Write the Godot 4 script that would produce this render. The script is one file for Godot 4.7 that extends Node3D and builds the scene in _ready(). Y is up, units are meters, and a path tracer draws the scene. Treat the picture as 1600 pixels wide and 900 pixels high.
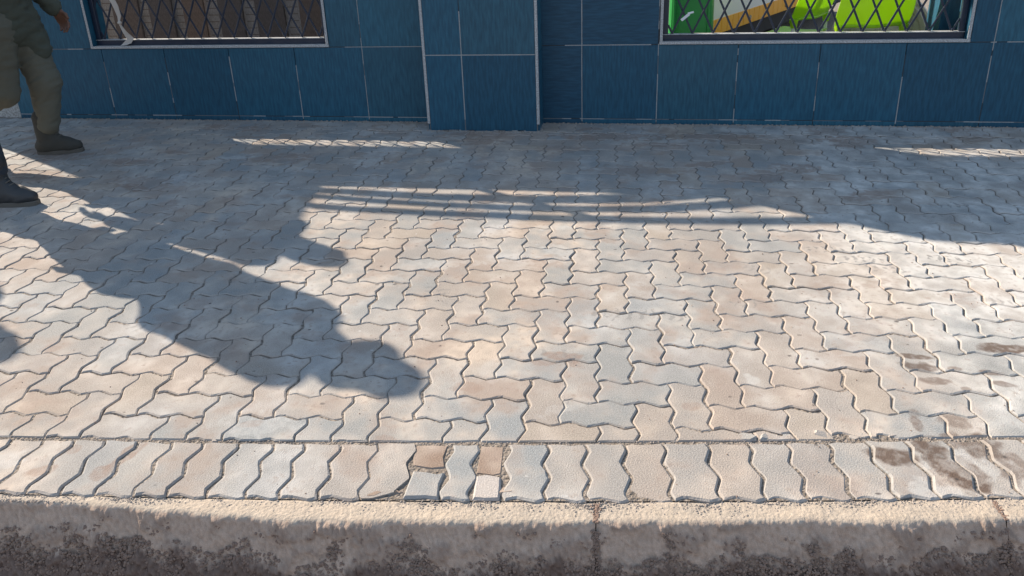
extends Node3D
# A paved pavement in front of a tiled boundary wall, low sun from behind the wall.
# W is the module of the paving: half the length of one zigzag paver with its joint. Plan measures are given in W.
const W := 0.112
const SUN_AZ := 31.5
const SUN_EL := 29.0
var M := {}
var rng := RandomNumberGenerator.new()
var names := {}
var grain_tex: ImageTexture
var dirt_tex: ImageTexture
var palette: Array = []

# ---------------------------------------------------------------- helpers
func w(x: float, y: float, z: float) -> Vector3:
	return Vector3(x, y, z) * W

func lin(r: float, g: float, b: float) -> Color:
	return Color(r, g, b).linear_to_srgb()

func numbered(called: String) -> String:
	var n: int = names.get(called, 0)
	names[called] = n + 1
	return called if n == 0 else "%s_%03d" % [called, n]

func thing(called: String, label: String, category: String, at := Vector3.ZERO, turn := 0.0, group := "", kind := "") -> Node3D:
	var o := Node3D.new()
	o.name = numbered(called)
	add_child(o)
	o.position = at
	o.rotation.y = turn
	meta(o, label, category, group, kind)
	return o

func meta(o: Node, label := "", category := "", group := "", kind := "") -> void:
	if label: o.set_meta("label", label)
	if category: o.set_meta("category", category)
	if group: o.set_meta("group", group)
	if kind: o.set_meta("kind", kind)

func part(parent: Node, called: String, mesh: Mesh, mat: Material, at := Transform3D.IDENTITY) -> MeshInstance3D:
	var o := MeshInstance3D.new()
	o.name = called if parent != self else numbered(called)
	o.mesh = mesh
	if mat: o.material_override = mat
	parent.add_child(o, true)
	o.transform = at
	return o

func surf() -> SurfaceTool:
	var st := SurfaceTool.new()
	st.begin(Mesh.PRIMITIVE_TRIANGLES)
	st.set_smooth_group(-1)
	return st

func tri(st: SurfaceTool, a: Vector3, b: Vector3, c: Vector3) -> void:
	st.add_vertex(a); st.add_vertex(b); st.add_vertex(c)

# a quad whose corners run clockwise seen from outside
func quad(st: SurfaceTool, a: Vector3, b: Vector3, c: Vector3, d: Vector3) -> void:
	tri(st, a, b, c); tri(st, a, c, d)

func done(st: SurfaceTool) -> ArrayMesh:
	st.generate_normals()
	return st.commit()

# box from lo to hi with chamfered edges on the long faces
func bevel_box(lo: Vector3, hi: Vector3, c := 0.0) -> ArrayMesh:
	var st := surf()
	add_box(st, lo, hi, c)
	return done(st)

func add_box(st: SurfaceTool, lo: Vector3, hi: Vector3, c := 0.0, xf := Transform3D.IDENTITY) -> void:
	# a hull of 24 corners: each face inset by c
	var m := (lo + hi) / 2.0
	var h := (hi - lo) / 2.0
	var k := minf(c, minf(h.x, minf(h.y, h.z)) * 0.9)
	var ax := [Vector3.RIGHT, Vector3.UP, Vector3.BACK]
	for i in 3:
		for s in [-1.0, 1.0]:
			var n: Vector3 = ax[i] * s
			var u: Vector3 = ax[(i + 1) % 3]
			var v: Vector3 = ax[(i + 2) % 3]
			var hu: float = h[(i + 1) % 3]
			var hv: float = h[(i + 2) % 3]
			var o: Vector3 = m + n * h[i]
			var a := o - u * (hu - k) - v * (hv - k)
			var b := o + u * (hu - k) - v * (hv - k)
			var d := o + u * (hu - k) + v * (hv - k)
			var e := o - u * (hu - k) + v * (hv - k)
			if s > 0: quad(st, xf * a, xf * e, xf * d, xf * b)
			else: quad(st, xf * a, xf * b, xf * d, xf * e)
	if k <= 0.0: return
	for i in 3:
		var u: Vector3 = ax[i]
		var v: Vector3 = ax[(i + 1) % 3]
		var t: Vector3 = ax[(i + 2) % 3]
		var hu: float = h[i]
		var hv: float = h[(i + 1) % 3]
		var ht: float = h[(i + 2) % 3]
		for su in [-1.0, 1.0]:
			for sv in [-1.0, 1.0]:
				var p1: Vector3 = m + u * su * hu + v * sv * (hv - k)
				var p2: Vector3 = m + u * su * (hu - k) + v * sv * hv
				var q: Vector3 = t * (ht - k)
				if su * sv > 0: quad(st, xf * (p1 - q), xf * (p1 + q), xf * (p2 + q), xf * (p2 - q))
				else: quad(st, xf * (p1 - q), xf * (p2 - q), xf * (p2 + q), xf * (p1 + q))
	for sx in [-1.0, 1.0]:
		for sy in [-1.0, 1.0]:
			for sz in [-1.0, 1.0]:
				var a := m + Vector3(sx * h.x, sy * (h.y - k), sz * (h.z - k))
				var b := m + Vector3(sx * (h.x - k), sy * h.y, sz * (h.z - k))
				var d := m + Vector3(sx * (h.x - k), sy * (h.y - k), sz * h.z)
				if sx * sy * sz > 0: tri(st, xf * a, xf * d, xf * b)
				else: tri(st, xf * a, xf * b, xf * d)

# a bar of rectangular section between two points; up gives the direction of its depth
func add_bar(st: SurfaceTool, a: Vector3, b: Vector3, wide: float, deep: float, face := Vector3.BACK, c := 0.0) -> void:
	var y := (b - a).normalized()
	var x := y.cross(face).normalized()
	var z := x.cross(y)
	var l := (b - a).length()
	add_box(st, Vector3(-wide / 2, 0, -deep / 2), Vector3(wide / 2, l, deep / 2), c, Transform3D(Basis(x, y, z), a))

func add_tube(st: SurfaceTool, path: Array, r0: float, r1: float, n := 10, caps := true) -> void:
	var rings := []
	for i in path.size():
		var d: Vector3 = (path[mini(i + 1, path.size() - 1)] - path[maxi(i - 1, 0)]).normalized()
		var x := d.cross(Vector3.UP if absf(d.y) < 0.95 else Vector3.RIGHT).normalized()
		var y := d.cross(x)
		var r := lerpf(r0, r1, float(i) / maxf(1, path.size() - 1))
		var ring := []
		for k in n:
			var t := TAU * k / n
			ring.append(path[i] + (x * cos(t) + y * sin(t)) * r)
		rings.append(ring)
	for i in path.size() - 1:
		for k in n:
			var j := (k + 1) % n
			quad(st, rings[i][k], rings[i][j], rings[i + 1][j], rings[i + 1][k])
	if caps:
		for k in n:
			var j := (k + 1) % n
			tri(st, path[0], rings[0][j], rings[0][k])
			tri(st, path[-1], rings[-1][k], rings[-1][j])

# disc, rings or lathe about an axis: profile of (radius, along)
func add_lathe(st: SurfaceTool, xf: Transform3D, profile: Array, n := 28) -> void:
	for i in profile.size() - 1:
		for k in n:
			var t0 := TAU * k / n
			var t1 := TAU * (k + 1) / n
			var p: Vector2 = profile[i]
			var q: Vector2 = profile[i + 1]
			var a := xf * Vector3(cos(t0) * p.x, p.y, sin(t0) * p.x)
			var b := xf * Vector3(cos(t1) * p.x, p.y, sin(t1) * p.x)
			var c := xf * Vector3(cos(t1) * q.x, q.y, sin(t1) * q.x)
			var d := xf * Vector3(cos(t0) * q.x, q.y, sin(t0) * q.x)
			if q.x > 1e-6: tri(st, a, c, d)
			if p.x > 1e-6: tri(st, a, b, c)

# outline (any turn) -> worn slab: chamfered top edge, upright sides; outline is inset by gap
func slab(outline: PackedVector2Array, gap: float, chamfer: float, drop: float, top: float, bottom: float, wear := 0.0, sag := 0.0) -> ArrayMesh:
	var st := surf()
	add_slab(st, outline, gap, chamfer, drop, top, bottom, wear, sag)
	return done(st)

func inset(p: PackedVector2Array, by: PackedFloat32Array) -> PackedVector2Array:
	var out := PackedVector2Array()
	var n := p.size()
	for i in n:
		var a := (p[i] - p[(i + n - 1) % n]).normalized()
		var b := (p[(i + 1) % n] - p[i]).normalized()
		var na := Vector2(-a.y, a.x)
		var nb := Vector2(-b.y, b.x)
		var m := (na + nb)
		var l := m.length()
		if l < 0.2: m = na
		else: m = m / l / maxf(0.45, m.dot(na) / l)
		out.append(p[i] + m * by[i])
	return out

func add_slab(st: SurfaceTool, outline: PackedVector2Array, gap: float, chamfer: float, drop: float, top: float, bottom: float, wear := 0.0, sag := 0.0) -> void:
	var p := outline.duplicate()
	if Geometry2D.is_polygon_clockwise(p): p.reverse()
	# with y down on the plan (x, z) a polygon that is not "clockwise" for Geometry2D turns counter-clockwise; inner side is to the left
	var n := p.size()
	var g0 := PackedFloat32Array(); var g1 := PackedFloat32Array()
	for i in n:
		var e := rng.randf_range(0.0, wear)
		g0.append(gap + e * 0.5)
		g1.append(gap + e + chamfer * rng.randf_range(0.75, 1.25))
	var r0 := inset(p, g0)
	var r1 := inset(p, g1)
	var tris := Geometry2D.triangulate_polygon(r1)
	if tris.is_empty():
		r0 = p; r1 = p
		tris = Geometry2D.triangulate_polygon(p)
	var hi := PackedFloat32Array()
	for i in n: hi.append(top - rng.randf_range(0, sag))
	for i in range(0, tris.size(), 3):
		var a := r1[tris[i]]; var b := r1[tris[i + 1]]; var c := r1[tris[i + 2]]
		if (b - a).cross(c - a) < 0:
			var t := b; b = c; c = t
			tri(st, Vector3(a.x, top, a.y), Vector3(b.x, top, b.y), Vector3(c.x, top, c.y))
		else:
			tri(st, Vector3(a.x, top, a.y), Vector3(b.x, top, b.y), Vector3(c.x, top, c.y))
	for i in n:
		var j := (i + 1) % n
		var ti := Vector3(r1[i].x, top, r1[i].y); var tj := Vector3(r1[j].x, top, r1[j].y)
		var si := Vector3(r0[i].x, hi[i] - drop, r0[i].y); var sj := Vector3(r0[j].x, hi[j] - drop, r0[j].y)
		var bi := Vector3(r0[i].x, bottom, r0[i].y); var bj := Vector3(r0[j].x, bottom, r0[j].y)
		quad(st, ti, si, sj, tj)
		quad(st, si, bi, bj, sj)

# ---------------------------------------------------------------- textures and materials
func noise(kind: int, freq: float, octaves: int, s: int) -> FastNoiseLite:
	var n := FastNoiseLite.new()
	n.noise_type = kind
	n.frequency = freq
	n.fractal_octaves = octaves
	n.seed = s
	return n

# seamless picture of noise, remapped between two colours
func noise_image(n: FastNoiseLite, side: int, lo: Color, hi: Color, bend := 1.0) -> Image:
	var src := n.get_seamless_image(side, side)
	src.convert(Image.FORMAT_L8)
	var b := src.get_data()
	var lut := []
	for i in 256:
		var c := lo.lerp(hi, pow(i / 255.0, bend))
		lut.append([c.r8, c.g8, c.b8])
	var out := PackedByteArray()
	out.resize(side * side * 3)
	for i in side * side:
		var c: Array = lut[b[i]]
		out[i * 3] = c[0]; out[i * 3 + 1] = c[1]; out[i * 3 + 2] = c[2]
	return Image.create_from_data(side, side, false, Image.FORMAT_RGB8, out)

const MAP_SIDE := 2048
const MAP_SPAN := 7.0     # metres of pavement that the dirt map covers

func blot(im: Image, x: float, z: float, rx: float, rz: float, turn: float, col: Color, alpha: float, ragged: float, s: int) -> void:
	# a patch of mud, oil or dust in the dirt map; x, z, rx, rz in W
	var n := noise(FastNoiseLite.TYPE_SIMPLEX_SMOOTH, 0.045, 3, s)
	var f := noise(FastNoiseLite.TYPE_SIMPLEX_SMOOTH, 0.11, 4, s + 5)
	var k := MAP_SIDE / MAP_SPAN
	var cx := (x * W + MAP_SPAN / 2) * k
	var cz := (z * W + MAP_SPAN / 2) * k
	var px := rx * W * k; var pz := rz * W * k
	var reach := int(maxf(px, pz) * 1.7) + 2
	var ct := cos(turn); var sn := sin(turn)
	for j in range(maxi(0, int(cz) - reach), mini(MAP_SIDE, int(cz) + reach)):
		for i in range(maxi(0, int(cx) - reach), mini(MAP_SIDE, int(cx) + reach)):
			var dx := i - cx; var dz := j - cz
			var u := (dx * ct + dz * sn) / px; var v := (-dx * sn + dz * ct) / pz
			var d := sqrt(u * u + v * v) + n.get_noise_2d(i, j) * ragged
			var a := clampf((1.0 - d) * 3.5, 0.0, 1.0) * alpha * clampf(0.88 + f.get_noise_2d(i, j) * 0.8, 0.0, 1.0)
			if a > 0.01:
				var o := im.get_pixel(i, j)
				var t := a + o.a * (1.0 - a)
				var c := (col * a + o * o.a * (1.0 - a)) / maxf(t, 0.001)
				im.set_pixel(i, j, Color(c.r, c.g, c.b, t))

func shoe_print(im: Image, x: float, z: float, turn: float, long: float, col: Color, alpha: float, s: int) -> void:
	# the tread of a shoe left in the dust
	var f := noise(FastNoiseLite.TYPE_SIMPLEX, 0.09, 2, s)
	var k := MAP_SIDE / MAP_SPAN
	var cx := (x * W + MAP_SPAN / 2) * k
	var cz := (z * W + MAP_SPAN / 2) * k
	var l := long * W * k / 2
	var reach := int(l * 1.2)
	var ct := cos(turn); var sn := sin(turn)
	for j in range(int(cz) - reach, int(cz) + reach):
		for i in range(int(cx) - reach, int(cx) + reach):
			var dx := i - cx; var dz := j - cz
			var u := (dx * ct + dz * sn) / l; var v := (-dx * sn + dz * ct) / (l * 0.42)
			if u * u + v * v > 1.0 or i < 0 or j < 0 or i >= MAP_SIDE or j >= MAP_SIDE: continue
			var tread := sin(u * 15.0 + absf(v) * 2.5)
			if tread < 0.15 or f.get_noise_2d(i, j) < -0.12: continue
			var o := im.get_pixel(i, j)
			var t := alpha + o.a * (1.0 - alpha)
			var c := (col * alpha + o * o.a * (1.0 - alpha)) / maxf(t, 0.001)
			im.set_pixel(i, j, Color(c.r, c.g, c.b, t))

func make_dirt() -> void:
	# what lies on the pavement: pale dust in drifts (sun glare painted in at right), damp mud, scuffs and shoe prints
	var low := 512
	var a := noise(FastNoiseLite.TYPE_SIMPLEX_SMOOTH, 0.012, 4, 11)
	var b := noise(FastNoiseLite.TYPE_SIMPLEX_SMOOTH, 0.06, 4, 23)
	var c := noise(FastNoiseLite.TYPE_SIMPLEX_SMOOTH, 0.02, 3, 37)
	var e := noise(FastNoiseLite.TYPE_SIMPLEX_SMOOTH, 0.035, 5, 53)
	var im := Image.create(low, low, false, Image.FORMAT_RGBA8)
	for j in low:
		for i in low:
			var x := (i / float(low) - 0.5) * MAP_SPAN / W
			var z := (j / float(low) - 0.5) * MAP_SPAN / W
			var dust_glare := 0.30 + a.get_noise_2d(i, j) * 0.5 + b.get_noise_2d(i, j) * 0.55
			dust_glare += 0.30 * clampf((x - 8.0) / 7.0, 0, 1) * clampf((z + 2.0) / 4.0, 0, 1)   # pale dust at this end, with sun glare painted in as extra paleness
			dust_glare += 0.22 * clampf((z - 15.0) / 3.0, 0, 1)
			var warm := clampf(0.5 + c.get_noise_2d(i, j) * 1.3, 0, 1)
			var col := lin(0.47, 0.45, 0.425).lerp(lin(0.54, 0.44, 0.355), warm).lerp(lin(0.62, 0.60, 0.565), clampf((x - 10.0) / 6.0, 0, 1))  # last blend pales the right end for both dust and glare
			var soil := clampf(e.get_noise_2d(i, j) * 1.7 + b.get_noise_2d(j + 90, i) * 0.9 - 0.05, 0.0, 0.75) * (1.0 - 0.75 * clampf((x - 9.0) / 6.0, 0, 1))
			col = col.lerp(lin(0.285, 0.215, 0.175), soil)
			im.set_pixel(i, j, Color(col.r, col.g, col.b, clampf(dust_glare + soil * 0.30, 0.0, 0.74)))
	im.resize(MAP_SIDE, MAP_SIDE, Image.INTERPOLATE_CUBIC)
	# break the drifts up into fine mottled dirt
	var f1 := noise(FastNoiseLite.TYPE_SIMPLEX_SMOOTH, 0.035, 5, 61).get_image(MAP_SIDE, MAP_SIDE)
	f1.convert(Image.FORMAT_L8)
	var f2 := noise(FastNoiseLite.TYPE_SIMPLEX, 0.085, 4, 67).get_image(MAP_SIDE, MAP_SIDE)
	f2.convert(Image.FORMAT_L8)
	var n1 := f1.get_data(); var n2 := f2.get_data(); var px := im.get_data()
	var soil_c := [lin(0.20, 0.15, 0.122).r8, lin(0.20, 0.15, 0.122).g8, lin(0.20, 0.15, 0.122).b8]
	for i in MAP_SIDE * MAP_SIDE:
		var q := i * 4
		var v := n2[i]
		var al := px[q + 3] * (70 + n1[i]) / 200
		if v > 160:
			var k := (v - 160) * (n1[i] + 40) / 300
			if k > 70: k = 70
			px[q] += (soil_c[0] - px[q]) * k / 100; px[q + 1] += (soil_c[1] - px[q + 1]) * k / 100; px[q + 2] += (soil_c[2] - px[q + 2]) * k / 100
			al += k
		px[q + 3] = clampi(al, 0, 200)
	im = Image.create_from_data(MAP_SIDE, MAP_SIDE, false, Image.FORMAT_RGBA8, px)
	var mud := lin(0.085, 0.055, 0.04)
	var damp := lin(0.13, 0.09, 0.07)
	var s := 100
	for m in [[11.3, 14.75, 0.75, 0.38, 0.1, 0.72], [12.25, 14.6, 0.42, 0.75, 0.0, 0.72], [12.75, 15.25, 0.5, 0.8, 0.3, 0.72], [13.55, 14.3, 0.55, 0.6, 0.2, 0.6], [12.9, 14.0, 0.35, 0.3, 0.0, 0.5], [13.9, 15.0, 0.35, 0.6, 0.4, 0.45],
			[12.3, 13.4, 0.16, 0.35, 0.0, 0.5], [13.3, 13.25, 0.45, 0.3, 0.0, 0.4], [12.4, 12.95, 0.2, 0.2, 0.0, 0.35],
			[13.45, 10.2, 0.55, 0.16, 0.1, 0.62], [13.35, 10.75, 0.62, 0.27, 0.08, 0.62], [13.5, 11.45, 0.45, 0.2, 0.15, 0.5], [14.3, 10.8, 0.2, 0.12, 0.0, 0.4], [15.2, 10.95, 0.42, 0.14, 0.1, 0.5], [15.3, 11.5, 0.45, 0.16, 0.2, 0.45], [14.2, 11.8, 0.14, 0.12, 0.0, 0.35],
			[16.2, 9.65, 1.0, 0.3, 0.02, 0.68], [17.6, 9.7, 0.6, 0.27, 0.0, 0.65]]:
		blot(im, m[0], m[1], m[2], m[3], m[4], damp if m[5] < 0.6 else mud.lerp(damp, 0.4), minf(m[5] * 1.25, 0.92), 0.42, s)
		s += 1
	var rust := lin(0.23, 0.14, 0.10)
	for m in [[-8.3, 15.9, 0.22, 0.85, 0.35, 0.5], [-8.55, 16.6, 0.3, 0.3, 0.0, 0.4], [-10.2, 16.6, 0.5, 0.22, -0.3, 0.4], [-9.9, 15.8, 0.25, 0.2, 0.0, 0.35], [2.9, 10.8, 0.7, 0.3, 0.1, 0.5], [2.3, 11.1, 0.45, 0.2, 0.2, 0.4], [3.3, 11.15, 0.35, 0.25, 0.0, 0.35],
			[-5.5, 14.5, 0.4, 0.2, 0.0, 0.3], [0.2, 12.5, 0.5, 0.3, 0.2, 0.28], [-1.6, 14.9, 0.4, 0.2, 0.3, 0.28], [7.6, 14.4, 0.5, 0.12, 0.0, 0.4], [-2.2, 13.1, 0.4, 0.3, 0.5, 0.25], [-14, 11.2, 0.4, 0.3, 0.1, 0.25], [6.5, 13.0, 0.3, 0.2, 0.0, 0.25]]:
		blot(im, m[0], m[1], m[2], m[3], m[4], rust, m[5], 0.5, s)
		s += 1
	var pale := lin(0.50, 0.49, 0.47)
	for m in [[11.7, 15.9, 0.6, 0.5, 0.2, 0.5], [12.9, 14.7, 0.4, 0.22, 0.0, 0.5], [8.4, 11.6, 0.25, 0.3, 0.0, 0.45], [-4.0, -9.0, 0.5, 0.5, 0.0, 0.25], [-18.0, -8.0, 0.7, 0.5, 0.0, 0.25], [3.2, -8.0, 0.5, 0.4, 0.0, 0.25], [-11.5, 16.3, 0.6, 0.5, 0.0, 0.4]]:
		blot(im, m[0], m[1], m[2], m[3], m[4], pale, m[5], 0.6, s)
		s += 1
	var tread := lin(0.17, 0.165, 0.16)
	for m in [[12.82, 2.79, 0.1, 1.5, 0.55], [14.0, 3.6, 0.15, 1.5, 0.5], [17.1, 3.5, 0.3, 1.6, 0.55], [14.5, 4.4, 0.2, 1.5, 0.4], [19.3, -2.0, 0.0, 1.8, 0.5], [18.2, -0.8, 0.2, 1.5, 0.3], [-1.95, 6.7, 1.2, 1.7, 0.35], [-1.2, 7.0, 1.0, 1.3, 0.25], [4.6, 8.15, 0.1, 1.9, 0.4], [6.1, 8.1, 0.3, 1.5, 0.4], [2.9, 10.7, 0.2, 1.6, 0.3], [9.0, 7.2, 0.2, 1.3, 0.4], [17.2, 6.7, 0.2, 1.2, 0.3], [-11.9, 9.6, 0.6, 1.4, 0.3], [10.0, 4.6, 0.4, 1.4, 0.25], [-6.5, 4.8, 0.8, 1.5, 0.2]]:
		shoe_print(im, m[0], m[1], m[2], m[3], tread, m[4], s)
		s += 1
	# trodden-in soil and pale scuffs along the wall side
	rng.seed = 17
	for i in 46:
		var x := rng.randf_range(-36, 27); var z := wall_line(x) + 0.6 + pow(rng.randf(), 1.4) * 13.0
		blot(im, x, z, rng.randf_range(0.5, 1.9), rng.randf_range(0.3, 0.9), rng.randf_range(-0.4, 0.4), lin(0.24, 0.17, 0.135) if rng.randf() < 0.65 else pale, rng.randf_range(0.3, 0.62), 0.75, 700 + i)
	for m in [[4.5, -12.6, 3.2, 0.9, 0.05, 0.42], [10.5, -12.4, 3.0, 0.8, 0.05, 0.4], [2.0, -10.2, 1.6, 0.7, 0.0, 0.3], [12.2, -5.6, 1.2, 0.9, 0.1, 0.4], [-3.2, -11.8, 1.8, 0.6, 0.1, 0.4], [-14.0, -8.5, 2.2, 0.9, 0.1, 0.32], [6.0, -6.5, 2.4, 0.9, 0.1, 0.3], [-20.0, -4.5, 2.0, 0.9, 0.2, 0.3]]:
		blot(im, m[0], m[1], m[2], m[3], m[4], lin(0.21, 0.135, 0.10), m[5], 0.9, s)
		s += 1
	for i in 40:
		var x := rng.randf_range(-18, 17); var z := rng.randf_range(-1, 16.5)
		blot(im, x, z, rng.randf_range(0.3, 1.3), rng.randf_range(0.2, 0.7), rng.randf_range(-0.6, 0.6), lin(0.27, 0.20, 0.165) if rng.randf() < 0.6 else pale, rng.randf_range(0.15, 0.4), 0.85, 800 + i)
	# chips, gum and specks
	rng.seed = 7
	for i in 150:
		var x := rng.randf_range(-22, 18); var z := rng.randf_range(-12, 17)
		blot(im, x, z, rng.randf_range(0.03, 0.09), rng.randf_range(0.03, 0.07), 0.0, lin(0.05, 0.042, 0.04) if rng.randf() < 0.75 else pale, rng.randf_range(0.5, 0.9), 0.3, 400 + i)
	dirt_tex = ImageTexture.create_from_image(im)

func plain(col: Color, rough := 0.6, metal := 0.0) -> StandardMaterial3D:
	var m := StandardMaterial3D.new()
	m.albedo_color = col
	m.roughness = rough
	m.metallic = metal
	return m

func concrete(col: Color) -> StandardMaterial3D:
	var m := plain(col, 0.93)
	m.metallic_specular = 0.35
	m.albedo_texture = grain_tex
	m.uv1_triplanar = true
	m.uv1_world_triplanar = true
	m.uv1_scale = Vector3.ONE / 0.83
	m.heightmap_enabled = true
	m.heightmap_texture = M.grain_height
	m.heightmap_scale = 0.13
	m.detail_enabled = true
	m.detail_albedo = dirt_tex
	m.detail_blend_mode = BaseMaterial3D.BLEND_MODE_MIX
	m.detail_uv_layer = BaseMaterial3D.DETAIL_UV_2
	m.uv2_triplanar = true
	m.uv2_world_triplanar = true
	m.uv2_scale = Vector3.ONE / MAP_SPAN
	m.uv2_offset = Vector3(0.5, 0.5, 0.5)
	return m

func textured(col: Color, im: Image, metres: Vector3, rough: float, bump := 0.0, height: Image = null) -> StandardMaterial3D:
	var m := plain(col, rough)
	m.albedo_texture = ImageTexture.create_from_image(im)
	m.uv1_triplanar = true
	m.uv1_world_triplanar = true
	m.uv1_scale = Vector3(1.0 / metres.x, 1.0 / metres.y, 1.0 / metres.z)
	if bump > 0.0:
		m.heightmap_enabled = true
		m.heightmap_texture = ImageTexture.create_from_image(height if height else im)
		m.heightmap_scale = bump
	return m

func make_materials() -> void:
	var fine := noise_image(noise(FastNoiseLite.TYPE_SIMPLEX, 0.28, 3, 3), 512, Color(0.68, 0.67, 0.66), Color(1, 1, 1), 0.75)
	grain_tex = ImageTexture.create_from_image(fine)
	M.grain_height = ImageTexture.create_from_image(noise_image(noise(FastNoiseLite.TYPE_SIMPLEX, 0.30, 3, 9), 512, Color.BLACK, Color.WHITE))
	make_dirt()
	for c in [[0.375, 0.38, 0.38], [0.35, 0.36, 0.362], [0.40, 0.375, 0.355], [0.41, 0.372, 0.342], [0.385, 0.372, 0.36], [0.43, 0.38, 0.333], [0.375, 0.355, 0.342], [0.40, 0.398, 0.39], [0.345, 0.365, 0.378], [0.42, 0.36, 0.318]]:
		palette.append(concrete(lin(c[0], c[1] * 0.975, c[2] * 0.945)))
	var soil_im := noise_image(noise(FastNoiseLite.TYPE_SIMPLEX, 0.05, 5, 15), 512, Color(0.62, 0.6, 0.58), Color(1, 1, 1))
	var rough_h := noise_image(noise(FastNoiseLite.TYPE_SIMPLEX, 0.05, 5, 19), 512, Color.BLACK, Color.WHITE)
	M.rough_height = ImageTexture.create_from_image(rough_h)
	M.sand = textured(lin(0.31, 0.265, 0.225), soil_im, Vector3.ONE * 0.5, 0.98, 0.6, rough_h)
	M.soil = textured(lin(0.17, 0.115, 0.09), soil_im, Vector3.ONE * 0.4, 0.98, 1.0, rough_h)
	M.clod = plain(lin(0.25, 0.17, 0.13), 0.98)
	M.gravel = plain(lin(0.34, 0.29, 0.25), 0.98)
	M.brown_stone = concrete(lin(0.33, 0.24, 0.185))
	M.white_stone = concrete(lin(0.53, 0.49, 0.465))
	M.asphalt = textured(lin(0.30, 0.255, 0.215), soil_im, Vector3.ONE * 0.4, 0.95, 0.6, rough_h)
	M.yard = textured(lin(0.36, 0.31, 0.26), soil_im, Vector3.ONE * 0.9, 0.97, 0.5, rough_h)
	var streak := noise_image(noise(FastNoiseLite.TYPE_SIMPLEX_SMOOTH, 0.03, 5, 31), 512, Color(0.72, 0.75, 0.77), Color(1, 1, 1))
	M.tiles = []
	for c in [[0.024, 0.122, 0.196], [0.018, 0.102, 0.170], [0.032, 0.144, 0.216], [0.020, 0.114, 0.190], [0.030, 0.122, 0.184], [0.016, 0.096, 0.162]]:
		var t := textured(lin(c[0], c[1], c[2]), streak, Vector3(0.30, 2.2, 0.30), rng.randf_range(0.36, 0.52))
		t.metallic_specular = 0.42
		t.uv1_offset = Vector3(rng.randf(), rng.randf(), 0)
		M.tiles.append(t)
	var across := textured(lin(0.020, 0.088, 0.150), streak, Vector3(2.2, 0.30, 0.5), 0.45)
	across.metallic_specular = 0.4
	M.tile_across = across
	M.grout = textured(lin(0.50, 0.52, 0.53), soil_im, Vector3.ONE * 0.15, 0.9, 0.3)
	M.grout_grey = textured(lin(0.20, 0.23, 0.26), soil_im, Vector3.ONE * 0.15, 0.9, 0.3)
	M.grout_dark = plain(lin(0.035, 0.045, 0.055), 0.9)
	M.trim = textured(lin(0.62, 0.64, 0.66), soil_im, Vector3.ONE * 0.3, 0.5)
	M.navy = plain(lin(0.012, 0.022, 0.045), 0.38)
	M.white_wall = textured(lin(0.62, 0.62, 0.60), soil_im, Vector3.ONE * 0.6, 0.6)
	M.core = plain(lin(0.20, 0.20, 0.20), 0.95)
	M.roof = plain(lin(0.30, 0.31, 0.33), 0.5, 0.0)
	var wood_im := noise_image(noise(FastNoiseLite.TYPE_SIMPLEX_SMOOTH, 0.03, 5, 51), 512, Color(0.5, 0.5, 0.5), Color(1, 1, 1))
	M.wood = []
	for c in [[0.23, 0.175, 0.15], [0.19, 0.15, 0.135], [0.26, 0.19, 0.155], [0.17, 0.145, 0.14]]:
		M.wood.append(textured(lin(c[0], c[1], c[2]), wood_im, Vector3(0.06, 0.7, 0.06), 0.8, 0.2))
	M.pale_wood = textured(lin(0.46, 0.44, 0.43), wood_im, Vector3(0.06, 0.7, 0.06), 0.8, 0.2)
	M.bus = plain(lin(0.80, 0.80, 0.77), 0.3)
	M.orange = plain(lin(0.95, 0.42, 0.01), 0.35)
	M.black = plain(lin(0.012, 0.012, 0.013), 0.7)
	M.rubber = plain(lin(0.02, 0.02, 0.02), 0.85)
	M.cream = plain(lin(0.60, 0.55, 0.46), 0.45)
	M.lime = plain(lin(0.42, 0.66, 0.02), 0.35)
	M.lime.backlight_enabled = true
	M.lime.backlight = lin(0.42, 0.60, 0.02)
	M.green = plain(lin(0.012, 0.26, 0.05), 0.35)
	M.white_metal = plain(lin(0.72, 0.74, 0.75), 0.35)
	M.cloth = plain(lin(0.52, 0.47, 0.42), 0.95)
	var weave := noise_image(noise(FastNoiseLite.TYPE_SIMPLEX, 0.2, 2, 71), 256, Color(0.75, 0.75, 0.75), Color(1, 1, 1))
	M.olive = textured(lin(0.165, 0.160, 0.122), weave, Vector3.ONE * 0.12, 0.95, 0.06)
	M.olive_dark = textured(lin(0.095, 0.105, 0.08), weave, Vector3.ONE * 0.12, 0.95, 0.06)
	M.navy_cloth = textured(lin(0.04, 0.052, 0.07), weave, Vector3.ONE * 0.12, 0.95, 0.06)
	M.boot = textured(lin(0.062, 0.060, 0.050), weave, Vector3.ONE * 0.1, 0.8, 0.05)
	M.boot_black = textured(lin(0.04, 0.042, 0.045), weave, Vector3.ONE * 0.1, 0.55, 0.03)
	M.sole = plain(lin(0.11, 0.10, 0.085), 0.9)
	M.skin = plain(lin(0.16, 0.075, 0.045), 0.55)
	M.skin.subsurf_scatter_enabled = true
	M.skin.subsurf_scatter_strength = 0.1
	M.hair = plain(lin(0.01, 0.009, 0.008), 0.9)

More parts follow.
